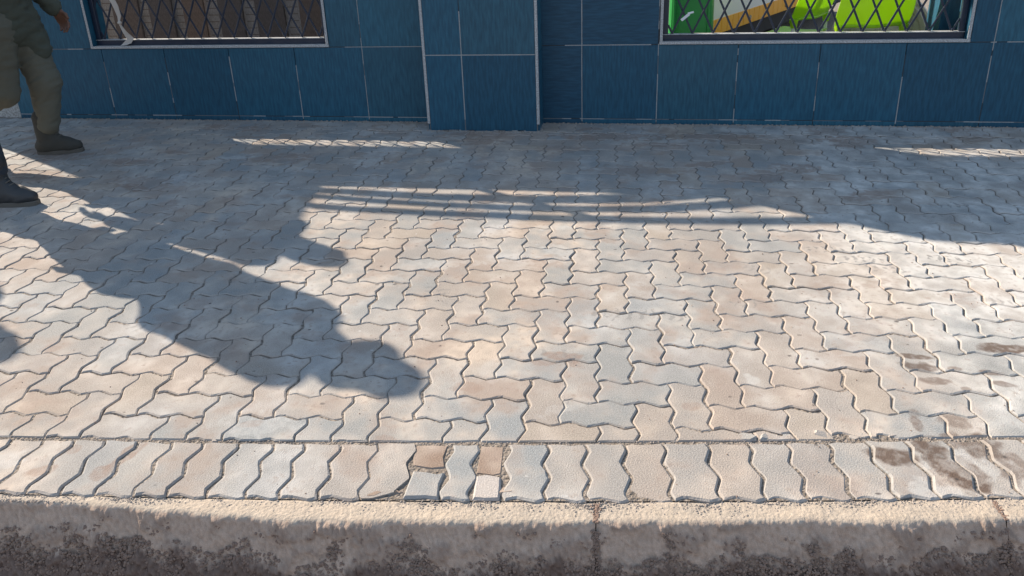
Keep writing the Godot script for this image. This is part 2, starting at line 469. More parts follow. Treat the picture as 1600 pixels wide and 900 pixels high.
# ---------------------------------------------------------------- camera, sky, sun
func make_view() -> void:
	var cam := Camera3D.new()
	cam.name = "camera"
	add_child(cam)
	var th := 0.3653; var yaw := 0.1201; var roll := -0.0390
	var fwd := Vector3(-sin(yaw) * cos(th), -sin(th), -cos(yaw) * cos(th))
	var right := Vector3(cos(yaw), 0, -sin(yaw))
	var up := right.cross(fwd)
	var r2 := right * cos(roll) + up * sin(roll)
	var u2 := up * cos(roll) - right * sin(roll)
	cam.transform = Transform3D(Basis(r2, u2, -fwd), w(3.9395, 13.11, 30.667))
	cam.projection = Camera3D.PROJECTION_FRUSTUM
	cam.near = 0.05
	cam.far = 400.0
	cam.size = cam.near * 900.0 / 1176.2
	cam.frustum_offset = Vector2(0, -150.0 / 1176.2 * cam.near)
	cam.current = true
	var sky_mat := ProceduralSkyMaterial.new()
	sky_mat.sky_top_color = Color(0.47, 0.56, 0.67)
	sky_mat.sky_horizon_color = Color(0.79, 0.82, 0.85)
	sky_mat.sky_curve = 0.16
	sky_mat.ground_bottom_color = Color(0.30, 0.27, 0.24)
	sky_mat.ground_horizon_color = Color(0.52, 0.52, 0.50)
	sky_mat.sky_energy_multiplier = 0.96
	sky_mat.ground_energy_multiplier = 0.96
	var env := Environment.new()
	env.background_mode = Environment.BG_SKY
	env.sky = Sky.new()
	env.sky.sky_material = sky_mat
	env.tonemap_mode = Environment.TONE_MAPPER_LINEAR
	env.tonemap_exposure = 1.98
	env.sdfgi_enabled = true
	env.ssao_enabled = true
	env.ssil_enabled = true
	var we := WorldEnvironment.new()
	we.name = "environment"
	we.environment = env
	add_child(we)
	var sun := DirectionalLight3D.new()
	sun.name = "sun"
	sun.light_energy = 1.6
	sun.light_color = Color(1.0, 0.945, 0.87)
	sun.light_angular_distance = 0.5
	sun.shadow_enabled = true
	add_child(sun)
	var az := deg_to_rad(SUN_AZ); var el := deg_to_rad(SUN_EL)
	var go := Vector3(cos(az) * cos(el), -sin(el), sin(az) * cos(el))
	sun.look_at_from_position(Vector3.ZERO, go, Vector3.UP)

# ---------------------------------------------------------------- the pavement
func kerb_line(x: float) -> float:      # far edge of the course along the kerb, in W
	return 14.9 - 0.058 * x - 0.0012 * x * x

func wall_line(x: float) -> float:
	return -15.77 + 0.0564 * x

func row_drift(x: float) -> float:      # the rows were not laid quite straight
	return 0.035 * minf(-x, 16.0) if x < 0 else 0.0

# one edge of the zigzag paver from a to b (lattice points one module apart), without its last point
func zig(out: PackedVector2Array, a: Vector2, b: Vector2, amp := 0.085) -> void:
	var d := b - a
	var side := Vector2(d.y, -d.x)
	for k in [[0.0, 0.0], [0.19, 0.85], [0.29, 1.0], [0.71, -1.0], [0.81, -0.85]]:
		out.append(a + d * k[0] + side * k[1] * amp)

func domino(x: float, z: float, dx: int, dz: int) -> PackedVector2Array:
	var out := PackedVector2Array()
	for i in dx: zig(out, Vector2(x + i, z), Vector2(x + i + 1, z))
	for i in dz: zig(out, Vector2(x + dx, z + i), Vector2(x + dx, z + i + 1))
	for i in dx: zig(out, Vector2(x + dx - i, z + dz), Vector2(x + dx - i - 1, z + dz))
	for i in dz: zig(out, Vector2(x, z + dz - i), Vector2(x, z + dz - i - 1))
	return out

func scaled(p: PackedVector2Array, s: float, off := Vector2.ZERO) -> PackedVector2Array:
	var out := PackedVector2Array()
	for v in p: out.append((v - off) * s)
	return out

func area_of(p: PackedVector2Array) -> float:
	var s := 0.0
	for i in p.size(): s += p[i].cross(p[(i + 1) % p.size()])
	return absf(s) / 2

func make_pavement() -> void:
	var root := thing("pavement", "footpath of interlocking zigzag concrete pavers between kerb and tiled wall", "pavement", Vector3.ZERO, 0.0, "", "structure")
	var gap := 0.0013
	var cham := 0.0035
	var drop := 0.0022
	var thick := -0.05
	rng.seed = 41
	var hs := []; var vs := []
	for i in 9:
		hs.append(slab(scaled(domino(0, 0, 2, 1), W, Vector2(1, 0.5)), gap, cham, drop, 0.0, thick, 0.0036, 0.0018))
		vs.append(slab(scaled(domino(0, 0, 1, 2), W, Vector2(0.5, 1)), gap, cham, drop, 0.0, thick, 0.0036, 0.0018))
	# region that the herringbone fills
	var region := PackedVector2Array()
	for i in 60: region.append(Vector2(-46 + i * 1.4, kerb_line(clampf(-46 + i * 1.4, -16, 18)) - 0.0))
	for i in 60: region.append(Vector2(36.6 - i * 1.4, wall_line(36.6 - i * 1.4) + 2.18))
	var tone := noise(FastNoiseLite.TYPE_SIMPLEX, 0.35, 2, 77)
	var items := []     # [distance, mesh, xform, tone]
	var eye := Vector2(3.94, 30.7)
	for r in range(-17, 18):
		for k in range(-14, 12):
			for kind in 2:
				var x := float(-r + 4 * k + (2 if kind == 1 else 0))
				var z := float(r)
				if x < -44 or x > 33: continue
				var dx := 2 if kind == 0 else 1
				var dz := 1 if kind == 0 else 2
				var c := Vector2(x + dx / 2.0, z + dz / 2.0)
				var slope := (row_drift(c.x + 0.5) - row_drift(c.x - 0.5))
				var off := row_drift(c.x)
				# leave out what lies outside the picture and the strip round it
				var dist := eye.distance_to(c)
				var near := clampf((c.y + 16.0) / 33.0, 0, 1)
				if c.x < lerpf(-43, -16, near) or c.x > lerpf(33, 19, near): continue
				var zc := c.y + off
				var hue := pick_tone(tone, c)
				var hi := rng.randf_range(-0.0013, 0.0018)
				var tilt := Basis.from_euler(Vector3(rng.randfn(0, 0.009), -atan(slope) + rng.randfn(0, 0.011), rng.randfn(0, 0.005)))
				var shift := Vector3(rng.randfn(0, 0.0009), hi, rng.randfn(0, 0.0009))
				var xf := Transform3D(tilt, w(c.x, 0, zc) + shift)
				var zmax := kerb_line(c.x); var zmin := wall_line(c.x) + 2.18
				if zc + dz / 2.0 < zmax - 0.2 and zc - dz / 2.0 > zmin + 0.2:
					var variants: Array = hs if kind == 0 else vs
					items.append([dist, variants[rng.randi() % 9], xf, hue])
				elif zc - dz / 2.0 < zmax + 0.3 and zc + dz / 2.0 > zmin - 0.3:
					var poly := domino(x, z, dx, dz)
					for i in poly.size(): poly[i].y += row_drift(poly[i].x)
					for piece in Geometry2D.intersect_polygons(poly, region):
						if area_of(piece) < 0.28: continue
						var small: PackedVector2Array = thin_out(scaled(piece, W, Vector2(c.x, zc)))
						var m := slab(small, gap, cham, drop, 0.0, thick, 0.002, 0.003)
						items.append([dist, m, Transform3D(Basis.IDENTITY, w(c.x, 0, zc) + Vector3(0, hi, 0)), hue])
	# the course along the wall
	var x0 := -43.0
	while x0 < 32.0:
		var wide := rng.randf_range(0.98, 1.04)
		var c := Vector2(x0 + wide / 2, wall_line(x0 + wide / 2) + 1.14)
		var p := PackedVector2Array()
		zig(p, Vector2(-wide / 2, -1), Vector2(wide / 2, -1)); zig(p, Vector2(wide / 2, -1), Vector2(wide / 2, 0)); zig(p, Vector2(wide / 2, 0), Vector2(wide / 2, 1))
		zig(p, Vector2(wide / 2, 1), Vector2(-wide / 2, 1)); zig(p, Vector2(-wide / 2, 1), Vector2(-wide / 2, 0)); zig(p, Vector2(-wide / 2, 0), Vector2(-wide / 2, -1))
		var m := slab(scaled(p, W), gap, cham, drop, 0.0, thick, 0.001, 0.001)
		items.append([eye.distance_to(c), m, Transform3D(Basis(Vector3.UP, -0.0564), w(c.x, 0, c.y) + Vector3(0, rng.randf_range(-0.001, 0.001), 0)), pick_tone(tone, c)])
		x0 += wide
	# the course along the kerb: joints read off one by one
	var joints := [-10.93, -10.04, -9.15, -8.27, -7.28, -6.44, -5.46, -4.49, -3.66, -2.7, -1.69, -0.73, 0.24, 0.96, 1.72, 2.73, 3.71, 4.7, 5.7, 6.81, 7.85, 8.81, 9.84, 10.82, 11.78, 12.78, 13.66]
	for i in 5: joints.push_front(joints[0] - 0.93)
	for i in 4: joints.append(joints[-1] + 0.97)
	var hues := [0, 7, 0, 6, 4, 2, 4, 0, 7, 0, 4, 0, 1, 4, 2, 4, 3, 8, 7, 8, 4, 4, 3, 4, 3, 4, 6, 0, 8, 1, 4, 4, 2, 3, 2]
	for i in joints.size() - 1:
		var a: float = joints[i]; var b: float = joints[i + 1]
		var cx := (a + b) / 2
		var wide := b - a
		var len := 2.0
		var slope := -0.058 - 0.0024 * cx
		var c := Vector2(cx, kerb_line(cx) + 0.06 + len / 2)
		var xf := Transform3D(Basis.from_euler(Vector3(rng.randfn(0, 0.008), -atan(slope) + rng.randfn(0, 0.008), rng.randfn(0, 0.01))), w(c.x, 0, c.y) + Vector3(0, rng.randf_range(-0.002, 0.0025), 0))
		var k := i - 5
		if k == 11:       # a broken paver: sandy upper half, blue-grey lower half
			for h in 2:
				var q := PackedVector2Array()
				if h == 0: q = PackedVector2Array([Vector2(-0.46, -0.95), Vector2(0.0, -1.0), Vector2(0.46, -0.97), Vector2(0.40, -0.5), Vector2(0.47, -0.12), Vector2(0.1, -0.02), Vector2(-0.42, -0.14), Vector2(-0.5, -0.5)])
				else: q = PackedVector2Array([Vector2(-0.36, 0.0), Vector2(0.0, 0.02), Vector2(0.30, 0.1), Vector2(0.50, 0.04), Vector2(0.42, 0.5), Vector2(0.46, 0.98), Vector2(0.1, 0.92), Vector2(-0.48, 0.97), Vector2(-0.42, 0.5)])
				for n in q.size(): q[n].x *= wide
				var m := slab(scaled(q, W), 0.001, 0.004, 0.006 if h == 0 else 0.004, 0.0, thick, 0.004, 0.004)
				items.append([1.0 + i * 0.01, m, xf.translated(Vector3(0, -0.001 if h == 0 else 0.002, 0)), -2 if h == 0 else 8])
			continue
		if k == 13:       # a brown block above a lump of white concrete
			for h in 2:
				var q := PackedVector2Array([Vector2(-0.46, -0.98), Vector2(0.44, -0.95), Vector2(0.42, 0.12), Vector2(0.1, 0.16), Vector2(-0.47, 0.08)]) if h == 0 else PackedVector2Array([Vector2(-0.47, 0.16), Vector2(-0.1, 0.12), Vector2(0.40, 0.2), Vector2(0.43, 0.6), Vector2(0.4, 0.98), Vector2(-0.1, 1.0), Vector2(-0.49, 0.97)])
				for n in q.size(): q[n].x *= wide
				var m := slab(scaled(q, W), 0.001, 0.004, 0.004, 0.0, thick, 0.003, 0.004)
				items.append([1.2 + h * 0.01, m, xf.translated(Vector3(0, -0.001 if h == 0 else 0.004, 0)), -2 if h == 0 else -3])
			continue
		var p := PackedVector2Array()
		var hw := wide / 2
		var fit := 0.997
		zig(p, Vector2(-hw, -1) * fit, Vector2(hw, -1) * fit, 0.02)
		zig(p, Vector2(hw, -1) * fit, Vector2(hw, 0) * fit); zig(p, Vector2(hw, 0) * fit, Vector2(hw, 1) * fit)
		zig(p, Vector2(hw, 1) * fit, Vector2(-hw, 1) * fit, 0.06)
		zig(p, Vector2(-hw, 1) * fit, Vector2(-hw, 0) * fit); zig(p, Vector2(-hw, 0) * fit, Vector2(-hw, -1) * fit)
		if k == 10:     # its near corner is knocked off
			for n in p.size():
				if p[n].y > 0.35: p[n].y = minf(p[n].y, 0.95 - 0.55 * maxf(0.0, p[n].x / hw + 0.2) * 0.35)
				if p[n].y > 0.6 and p[n].x > 0.2: p[n].x -= 0.12
		var m := slab(scaled(p, W), gap * 1.2, cham * 1.15, drop * 1.2, 0.0, thick, 0.004, 0.003)
		items.append([1.4 + i * 0.01, m, xf, hues[i % hues.size()]])
	items.sort_custom(func(a, b): return a[0] < b[0])
	var rest := {}
	for i in items.size():
		var it: Array = items[i]
		var mat: Material = M.brown_stone if it[3] == -2 else M.white_stone if it[3] == -3 else palette[it[3]]
		if i < 310:
			part(root, "paver" if it[3] >= 0 else "stone_block", it[1], mat, it[2])
		else:
			if not rest.has(it[3]):
				rest[it[3]] = SurfaceTool.new()
				rest[it[3]].begin(Mesh.PRIMITIVE_TRIANGLES)
			rest[it[3]].append_from(it[1], 0, it[2])
	var am := ArrayMesh.new()
	for h in rest:
		rest[h].set_material(palette[h])
		rest[h].commit(am)
	var far := part(root, "far_pavers", am, null)
	meta(far, "", "", "", "stuff")
	print("pavers ", items.size())
	# jointing sand under and between the pavers
	var st := SurfaceTool.new()
	st.begin(Mesh.PRIMITIVE_TRIANGLES)
	st.set_smooth_group(0)
	var heap := noise(FastNoiseLite.TYPE_SIMPLEX_SMOOTH, 5.0, 4, 58)
	var n := 330
	var m2 := 130
	for i in n + 1:
		var xa := -46.0 + i * 82.0 / n
		var za := wall_line(xa) - 0.3
		var zb := kerb_line(clampf(xa, -18, 19)) + 2.04
		for k in m2 + 1:
			var p := w(xa, 0, lerpf(za, zb, float(k) / m2))
			p.y = heap.get_noise_2d(p.x, p.z) * 0.0018 + heap.get_noise_2d(p.x * 7.0 + 9.0, p.z * 7.0) * 0.0010
			st.add_vertex(p)
	for i in n:
		for k in m2:
			var v := i * (m2 + 1) + k
			for q in [v, v + m2 + 1, v + m2 + 2, v, v + m2 + 2, v + 1]: st.add_index(q)
	var bed := part(self, "joint_sand", done(st), M.sand, Transform3D(Basis.IDENTITY, Vector3(0, -0.0042, 0)))
	meta(bed, "brown sand filling the joints between the pavers", "sand", "", "structure")
	# pieces of broken concrete wedged along the cut edge and the kerb
	rng.seed = 91
	for f in [[7.05, 14.25, 0.5, 7], [7.75, 14.2, 0.55, 7], [8.35, 14.17, 0.4, 0], [8.9, 14.1, 0.3, 7], [9.9, 14.02, 0.55, 4], [10.6, 13.98, 0.4, 7], [11.05, 13.93, 0.3, 4], [-0.95, 16.75, 0.42, -2], [-1.35, 16.85, 0.3, -2], [1.78, 16.45, 0.5, -2], [6.05, 14.42, 0.4, 3], [-6.2, 15.2, 0.25, 4], [11.5, 13.95, 0.22, 4]]:
		var rr: float = f[2] * W / 2
		var mat: Material = M.brown_stone if f[3] == -2 else palette[f[3]]
		var chip := PackedVector2Array()
		var sides := rng.randi_range(5, 7)
		for q in sides:
			var an := TAU * (q + rng.randf_range(-0.3, 0.3)) / sides
			chip.append(Vector2(cos(an) * rr * rng.randf_range(1.0, 1.5), sin(an) * rr * rng.randf_range(0.55, 0.9)))
		part(root, "broken_piece", slab(chip, 0.0, 0.003, 0.004, 0.0, -0.02, 0.004, 0.004), mat, Transform3D(Basis.from_euler(Vector3(rng.randfn(0, 0.12), rng.randfn(0, 0.4), rng.randfn(0, 0.12))), w(f[0], 0, f[1]) + Vector3(0, rng.randf_range(-0.003, 0.002), 0)))

func thin_out(p: PackedVector2Array) -> PackedVector2Array:
	var out := PackedVector2Array()
	for i in p.size():
		if out.is_empty() or out[-1].distance_to(p[i]) > 0.006: out.append(p[i])
	if out.size() > 3 and out[0].distance_to(out[-1]) < 0.006: out.remove_at(out.size() - 1)
	return out

func pick_tone(n: FastNoiseLite, c: Vector2) -> int:
	var v := n.get_noise_2d(c.x * 0.35, c.y * 0.35) * 1.2 + rng.randfn(0, 0.42)
	if rng.randf() < 0.06: return 8
	if c.x > 6 and c.y > 0: v += 0.22
	if v < -0.5: return 1
	if v < -0.22: return [0, 0, 8, 7][rng.randi() % 4]
	if v < 0.05: return [0, 7, 4][rng.randi() % 3]
	if v < 0.32: return [4, 2, 6][rng.randi() % 3]
	if v < 0.62: return [2, 3][rng.randi() % 2]
	return [3, 5, 9][rng.randi() % 3]

# an angular lump
func rock(r: float, flat := 0.7) -> ArrayMesh:
	var st := surf()
	var pts := []
	for lat in 4:
		var ring := []
		for k in 7:
			var th := PI * (lat + 0.5) / 4.0
			var ph := TAU * (k + 0.5 * (lat % 2)) / 7.0
			var q := r * rng.randf_range(0.75, 1.15)
			ring.append(Vector3(sin(th) * cos(ph) * q, cos(th) * q * flat, sin(th) * sin(ph) * q * 0.85))
		pts.append(ring)
	for lat in 3:
		for k in 7:
			var j := (k + 1) % 7
			quad(st, pts[lat][k], pts[lat][j], pts[lat + 1][j], pts[lat + 1][k])
	for k in 7:
		var j := (k + 1) % 7
		tri(st, Vector3(0, r * flat, 0), pts[0][j], pts[0][k])
		tri(st, Vector3(0, -r * flat, 0), pts[3][k], pts[3][j])
	return done(st)

func soil_line(n: FastNoiseLite, x: float) -> float:
	# how far up the kerb face the banked soil reaches
	return -0.098 + 0.045 * n.get_noise_2d(x * 0.9, 4.0) + 0.022 * smoothstep(0.5, 1.5, x)

func kerb_edge(x: float) -> float:
	# near top edge of the kerb, in W
	return kerb_line(x) + 2.30 + 0.46 * smoothstep(-11.0, -1.5, x)

func make_kerb() -> void:
	var root := thing("kerb", "rough concrete kerb crusted with soil along the near edge of the pavers", "kerb", Vector3.ZERO, 0.0, "", "structure")
	var big := noise(FastNoiseLite.TYPE_SIMPLEX_SMOOTH, 6.0, 4, 201)
	var fine := noise(FastNoiseLite.TYPE_SIMPLEX, 60.0, 4, 203)
	var crust := noise(FastNoiseLite.TYPE_SIMPLEX_SMOOTH, 9.0, 3, 207)
	var mat := plain(Color.WHITE, 0.97)
	mat.vertex_color_use_as_albedo = true
	mat.albedo_texture = grain_tex
	mat.uv1_triplanar = true
	mat.uv1_world_triplanar = true
	mat.uv1_scale = Vector3.ONE / 0.37
	mat.heightmap_enabled = true
	mat.heightmap_texture = M.rough_height
	mat.heightmap_scale = 0.16
	var stones := [[-24.0, -14.15], [-14.15, 3.95], [3.95, 13.0], [13.0, 22.0]]
	for s in stones:
		var st := SurfaceTool.new()
		st.begin(Mesh.PRIMITIVE_TRIANGLES)
		st.set_smooth_group(0)
		var nx := int((s[1] - s[0]) * 28.0)
		var grid := []
		for i in nx + 1:
			var t := float(i) / nx
			var x := lerpf(s[0] + 0.012, s[1] - 0.012, t)
			var end: float = minf(t, 1.0 - t) * (s[1] - s[0])       # rounded arris at the ends
			var e := kerb_edge(x) * W + big.get_noise_2d(x * 0.09, 31.0) * 0.010 + crust.get_noise_2d(x * 0.5, 3.0) * 0.004
			var back := (kerb_line(x) + 2.02) * W
			var col := []
			var prof := [Vector2(back, -0.06), Vector2(back, -0.009)]
			for k in 9: prof.append(Vector2(lerpf(back, e - 0.018, (k + 1) / 9.0), -0.006 + 0.002 * (k / 8.0)))
			for k in 7:
				var a := PI / 2 * (k + 1) / 8.0
				prof.append(Vector2(e - 0.018 + sin(a) * 0.020, -0.022 + cos(a) * 0.018))
			for k in 44:
				var y := -0.024 - 0.230 * (k + 1) / 44.0
				prof.append(Vector2(e + 0.004 + 0.115 * (k + 1) / 44.0, y))
			for k in prof.size():
				var p: Vector2 = prof[k]
				var q := Vector3(x * W, p.y, p.x)
				var face := clampf((k - 9) / 8.0, 0, 1)
				var n1 := big.get_noise_3dv(q)
				var n2 := fine.get_noise_3dv(q)
				var n3 := crust.get_noise_3d(q.x, q.y * 1.4, q.z)
				# soil that has been splashed and banked up against the lower face
				var line := soil_line(big, q.x) + 0.02 * n3
				var soil := smoothstep(0.0, 0.022, line - p.y) if k > 17 else 0.0
				var lump := smoothstep(0.02, 0.3, n3) * face * 0.55
				soil = maxf(soil, lump * 0.7)
				if k > 1:
					var out := n1 * 0.004 + n2 * (0.0007 + 0.0030 * smoothstep(0.9, 1.0, face)) + n3 * 0.005 * face + face * (soil * (0.007 + 0.006 * n2) + lump * 0.004)
					q += Vector3(0, out * (1.0 - face * 0.8), out * face)
					if end < 0.09: q -= Vector3(0, 0.004 * (1 - face), 0.006 * face) * (1.0 - end / 0.09) * (0.6 + n2)
				col.append([q, n1, n2, soil, face])
			grid.append(col)
		var rows: int = grid[0].size()
		for i in nx + 1:
			for k in rows:
				var g: Array = grid[i][k]
				var dust := clampf(0.5 + 0.9 * g[1], 0, 1)
				var top := Color(0.50, 0.43, 0.355).lerp(Color(0.58, 0.48, 0.38), dust)
				var conc := Color(0.57, 0.415, 0.32).lerp(Color(0.66, 0.49, 0.38), dust)
				var dirt := Color(0.15, 0.095, 0.074).lerp(Color(0.27, 0.185, 0.145), clampf(0.5 + g[2], 0, 1))
				var c: Color = (top * (1.0 + 0.22 * g[2])).lerp(conc * (1.0 + 0.3 * g[2]), smoothstep(0.35 + 0.25 * g[2], 0.75 + 0.25 * g[2], g[4])).lerp(dirt, g[3])
				st.set_color(c)
				st.add_vertex(g[0])
		for i in nx:
			for k in rows - 1:
				var a := i * rows + k
				var b := (i + 1) * rows + k
				for v in [a, b, b + 1, a, b + 1, a + 1]: st.add_index(v)
		st.generate_normals()
		part(root, "kerb_stone", st.commit(), mat)
	# mortar in the joints between the kerb stones
	for x in [-14.15, 3.95, 13.0]:
		var e := kerb_edge(x) * W
		part(root, "mortar_joint", bevel_box(Vector3(x * W - 0.012, -0.25, (kerb_line(x) + 2.05) * W), Vector3(x * W + 0.012, -0.013, e - 0.014), 0.005), M.soil)
	# the road below
	var road := part(self, "road", bevel_box(Vector3(-60, -0.5, 2.0), Vector3(60, -0.25, 40), 0.0), M.asphalt)
	meta(road, "dusty road surface below the kerb", "road", "", "structure")
	# bank of loose soil along the kerb foot
	var bank := surf()
	var prev: Array = []
	for i in 181:
		var x := -20.0 + i * 38.0 / 180
		var e := kerb_edge(x) * W + 0.012
		var h := 0.045 + 0.03 * big.get_noise_2d(x * 0.11, 9.0)
		var cur := []
		for k in 13:
			var t := k / 12.0
			var p := Vector3(x * W, -0.252 + h * pow(1.0 - t, 1.6), e + 0.06 + t * 0.26)
			p.y += fine.get_noise_3dv(p) * 0.006 * (1.0 - t) + big.get_noise_3dv(p * 2.0) * 0.008 * (1.0 - t)
			cur.append(p)
		if prev:
			for k in 12: quad(bank, prev[k], cur[k], cur[k + 1], prev[k + 1])
		prev = cur
	var bk := part(self, "soil_bank", done(bank), M.soil)
	meta(bk, "dark loose soil banked against the foot of the kerb", "soil", "", "stuff")
	# grains and clods on the kerb face, on its top and in the joints
	rng.seed = 303
	var clod := rock(1.0, 0.8)
	scatter("loose_soil", "dark crumbs of soil clinging to the kerb face", "soil", clod, M.clod, 26000, func() -> Transform3D:
		for tries in 30:
			var x := rng.randf_range(-16, 18)
			var y := -0.024 - 0.20 * rng.randf()
			var n3 := crust.get_noise_3d(x * W, y * 1.4, kerb_edge(x) * W)
			var line := soil_line(big, x * W)
			if y > line + 0.012 and n3 < 0.12 + 0.2 * rng.randf(): continue
			var t := (-0.024 - y) / 0.23
			var bulge := 0.006 if y < line else 0.003
			return Transform3D(Basis.from_euler(Vector3(rng.randf() * 6, rng.randf() * 6, 0)).scaled(Vector3.ONE * (0.0013 + 0.0048 * pow(rng.randf(), 3))), Vector3(x * W, y, kerb_edge(x) * W + 0.004 + 0.115 * t + bulge))
		return Transform3D(Basis().scaled(Vector3.ONE * 0.001), w(0, -1.5, kerb_edge(0.0))))
	scatter("joint_grit", "pale grit and crumbs along the paver joints and kerb top", "grit", clod, M.gravel, 9000, func() -> Transform3D:
		var x := rng.randf_range(-17, 18)
		var z := kerb_line(x) + 2.06 + absf(rng.randfn(0, 0.16 if rng.randf() < 0.6 else 0.4))
		var y := -0.006
		if rng.randf() < 0.28:
			z = kerb_line(x) + rng.randfn(0, 0.07)
			y = -0.004
		if z > kerb_edge(x) - 0.2: z = kerb_line(x) + 2.08 + rng.randf() * 0.2
		return Transform3D(Basis.from_euler(Vector3(rng.randf() * 6, rng.randf() * 6, 0)).scaled(Vector3.ONE * (0.001 + 0.003 * pow(rng.randf(), 4))), Vector3(x * W, y, z * W)))
	scatter("kerb_joint_soil", "brown soil packed in the kerb joints", "soil", clod, M.clod, 1500, func() -> Transform3D:
		var x: float = [-14.15, 3.95, 13.0][rng.randi() % 3]
		var t := rng.randf()
		var top_part := rng.randf() < 0.25
		var y := -0.007 if top_part else -0.022 - 0.23 * t
		var z := lerpf((kerb_line(x) + 2.1) * W, kerb_edge(x) * W - 0.01, t) if top_part else kerb_edge(x) * W + 0.003 + 0.115 * t
		return Transform3D(Basis.from_euler(Vector3(rng.randf() * 6, rng.randf() * 6, 0)).scaled(Vector3.ONE * rng.randf_range(0.0015, 0.0045)), Vector3(x * W + rng.randfn(0, 0.005), y, z)))
	scatter("wall_foot_grit", "dust and crumbs gathered along the foot of the tiled wall", "grit", clod, M.gravel, 4200, func() -> Transform3D:
		var x := rng.randf_range(-37, 28)
		var z := wall_line(x) + 0.08 + absf(rng.randfn(0, 0.22))
		if x > COL[0] - 0.15 and x < COL[1] + 0.15: z += COL_OUT
		return Transform3D(Basis.from_euler(Vector3(rng.randf() * 6, rng.randf() * 6, 0)).scaled(Vector3.ONE * (0.0012 + 0.006 * pow(rng.randf(), 4))), Vector3(x * W, 0.0005, z * W)))
	scatter("paving_grit", "tiny stones and crumbs strewn over the pavers", "grit", clod, M.clod, 2600, func() -> Transform3D:
		var x := rng.randf_range(-30, 22)
		var z := rng.randf_range(-13, 17)
		return Transform3D(Basis.from_euler(Vector3(rng.randf() * 6, rng.randf() * 6, 0)).scaled(Vector3.ONE * (0.0008 + 0.0022 * pow(rng.randf(), 4))), Vector3(x * W, 0.0006, z * W)))

func scatter(called: String, label: String, category: String, mesh: Mesh, mat: Material, count: int, place: Callable) -> void:
	var mm := MultiMesh.new()
	mm.transform_format = MultiMesh.TRANSFORM_3D
	mm.mesh = mesh
	mm.instance_count = count
	for i in count: mm.set_instance_transform(i, place.call())
	var o := MultiMeshInstance3D.new()
	o.name = called
	o.multimesh = mm
	o.material_override = mat
	add_child(o)
	meta(o, label, category, "", "stuff")

# ---------------------------------------------------------------- the wall
const SILL := 5.05
const HEAD := 11.4
const LEFT_TOP := 14.2
const RIGHT_TOP := 19.7
const WALL_LEFT := -37.4
const WALL_RIGHT := 46.0
const STEP := -13.0
const WIN := [[-30.3, -13.45], [7.8, 24.65]]
const COL := [-6.5, 0.54]
const COL_OUT := 2.0
var wall_turn := -atan(0.0564)

func wall_at() -> Transform3D:
	return Transform3D(Basis(Vector3.UP, wall_turn), w(0, 0, -15.77))

func box_w(x0: float, x1: float, y0: float, y1: float, d0: float, d1: float, c := 0.0) -> ArrayMesh:
	return bevel_box(w(x0, y0, d0), w(x1, y1, d1), c)

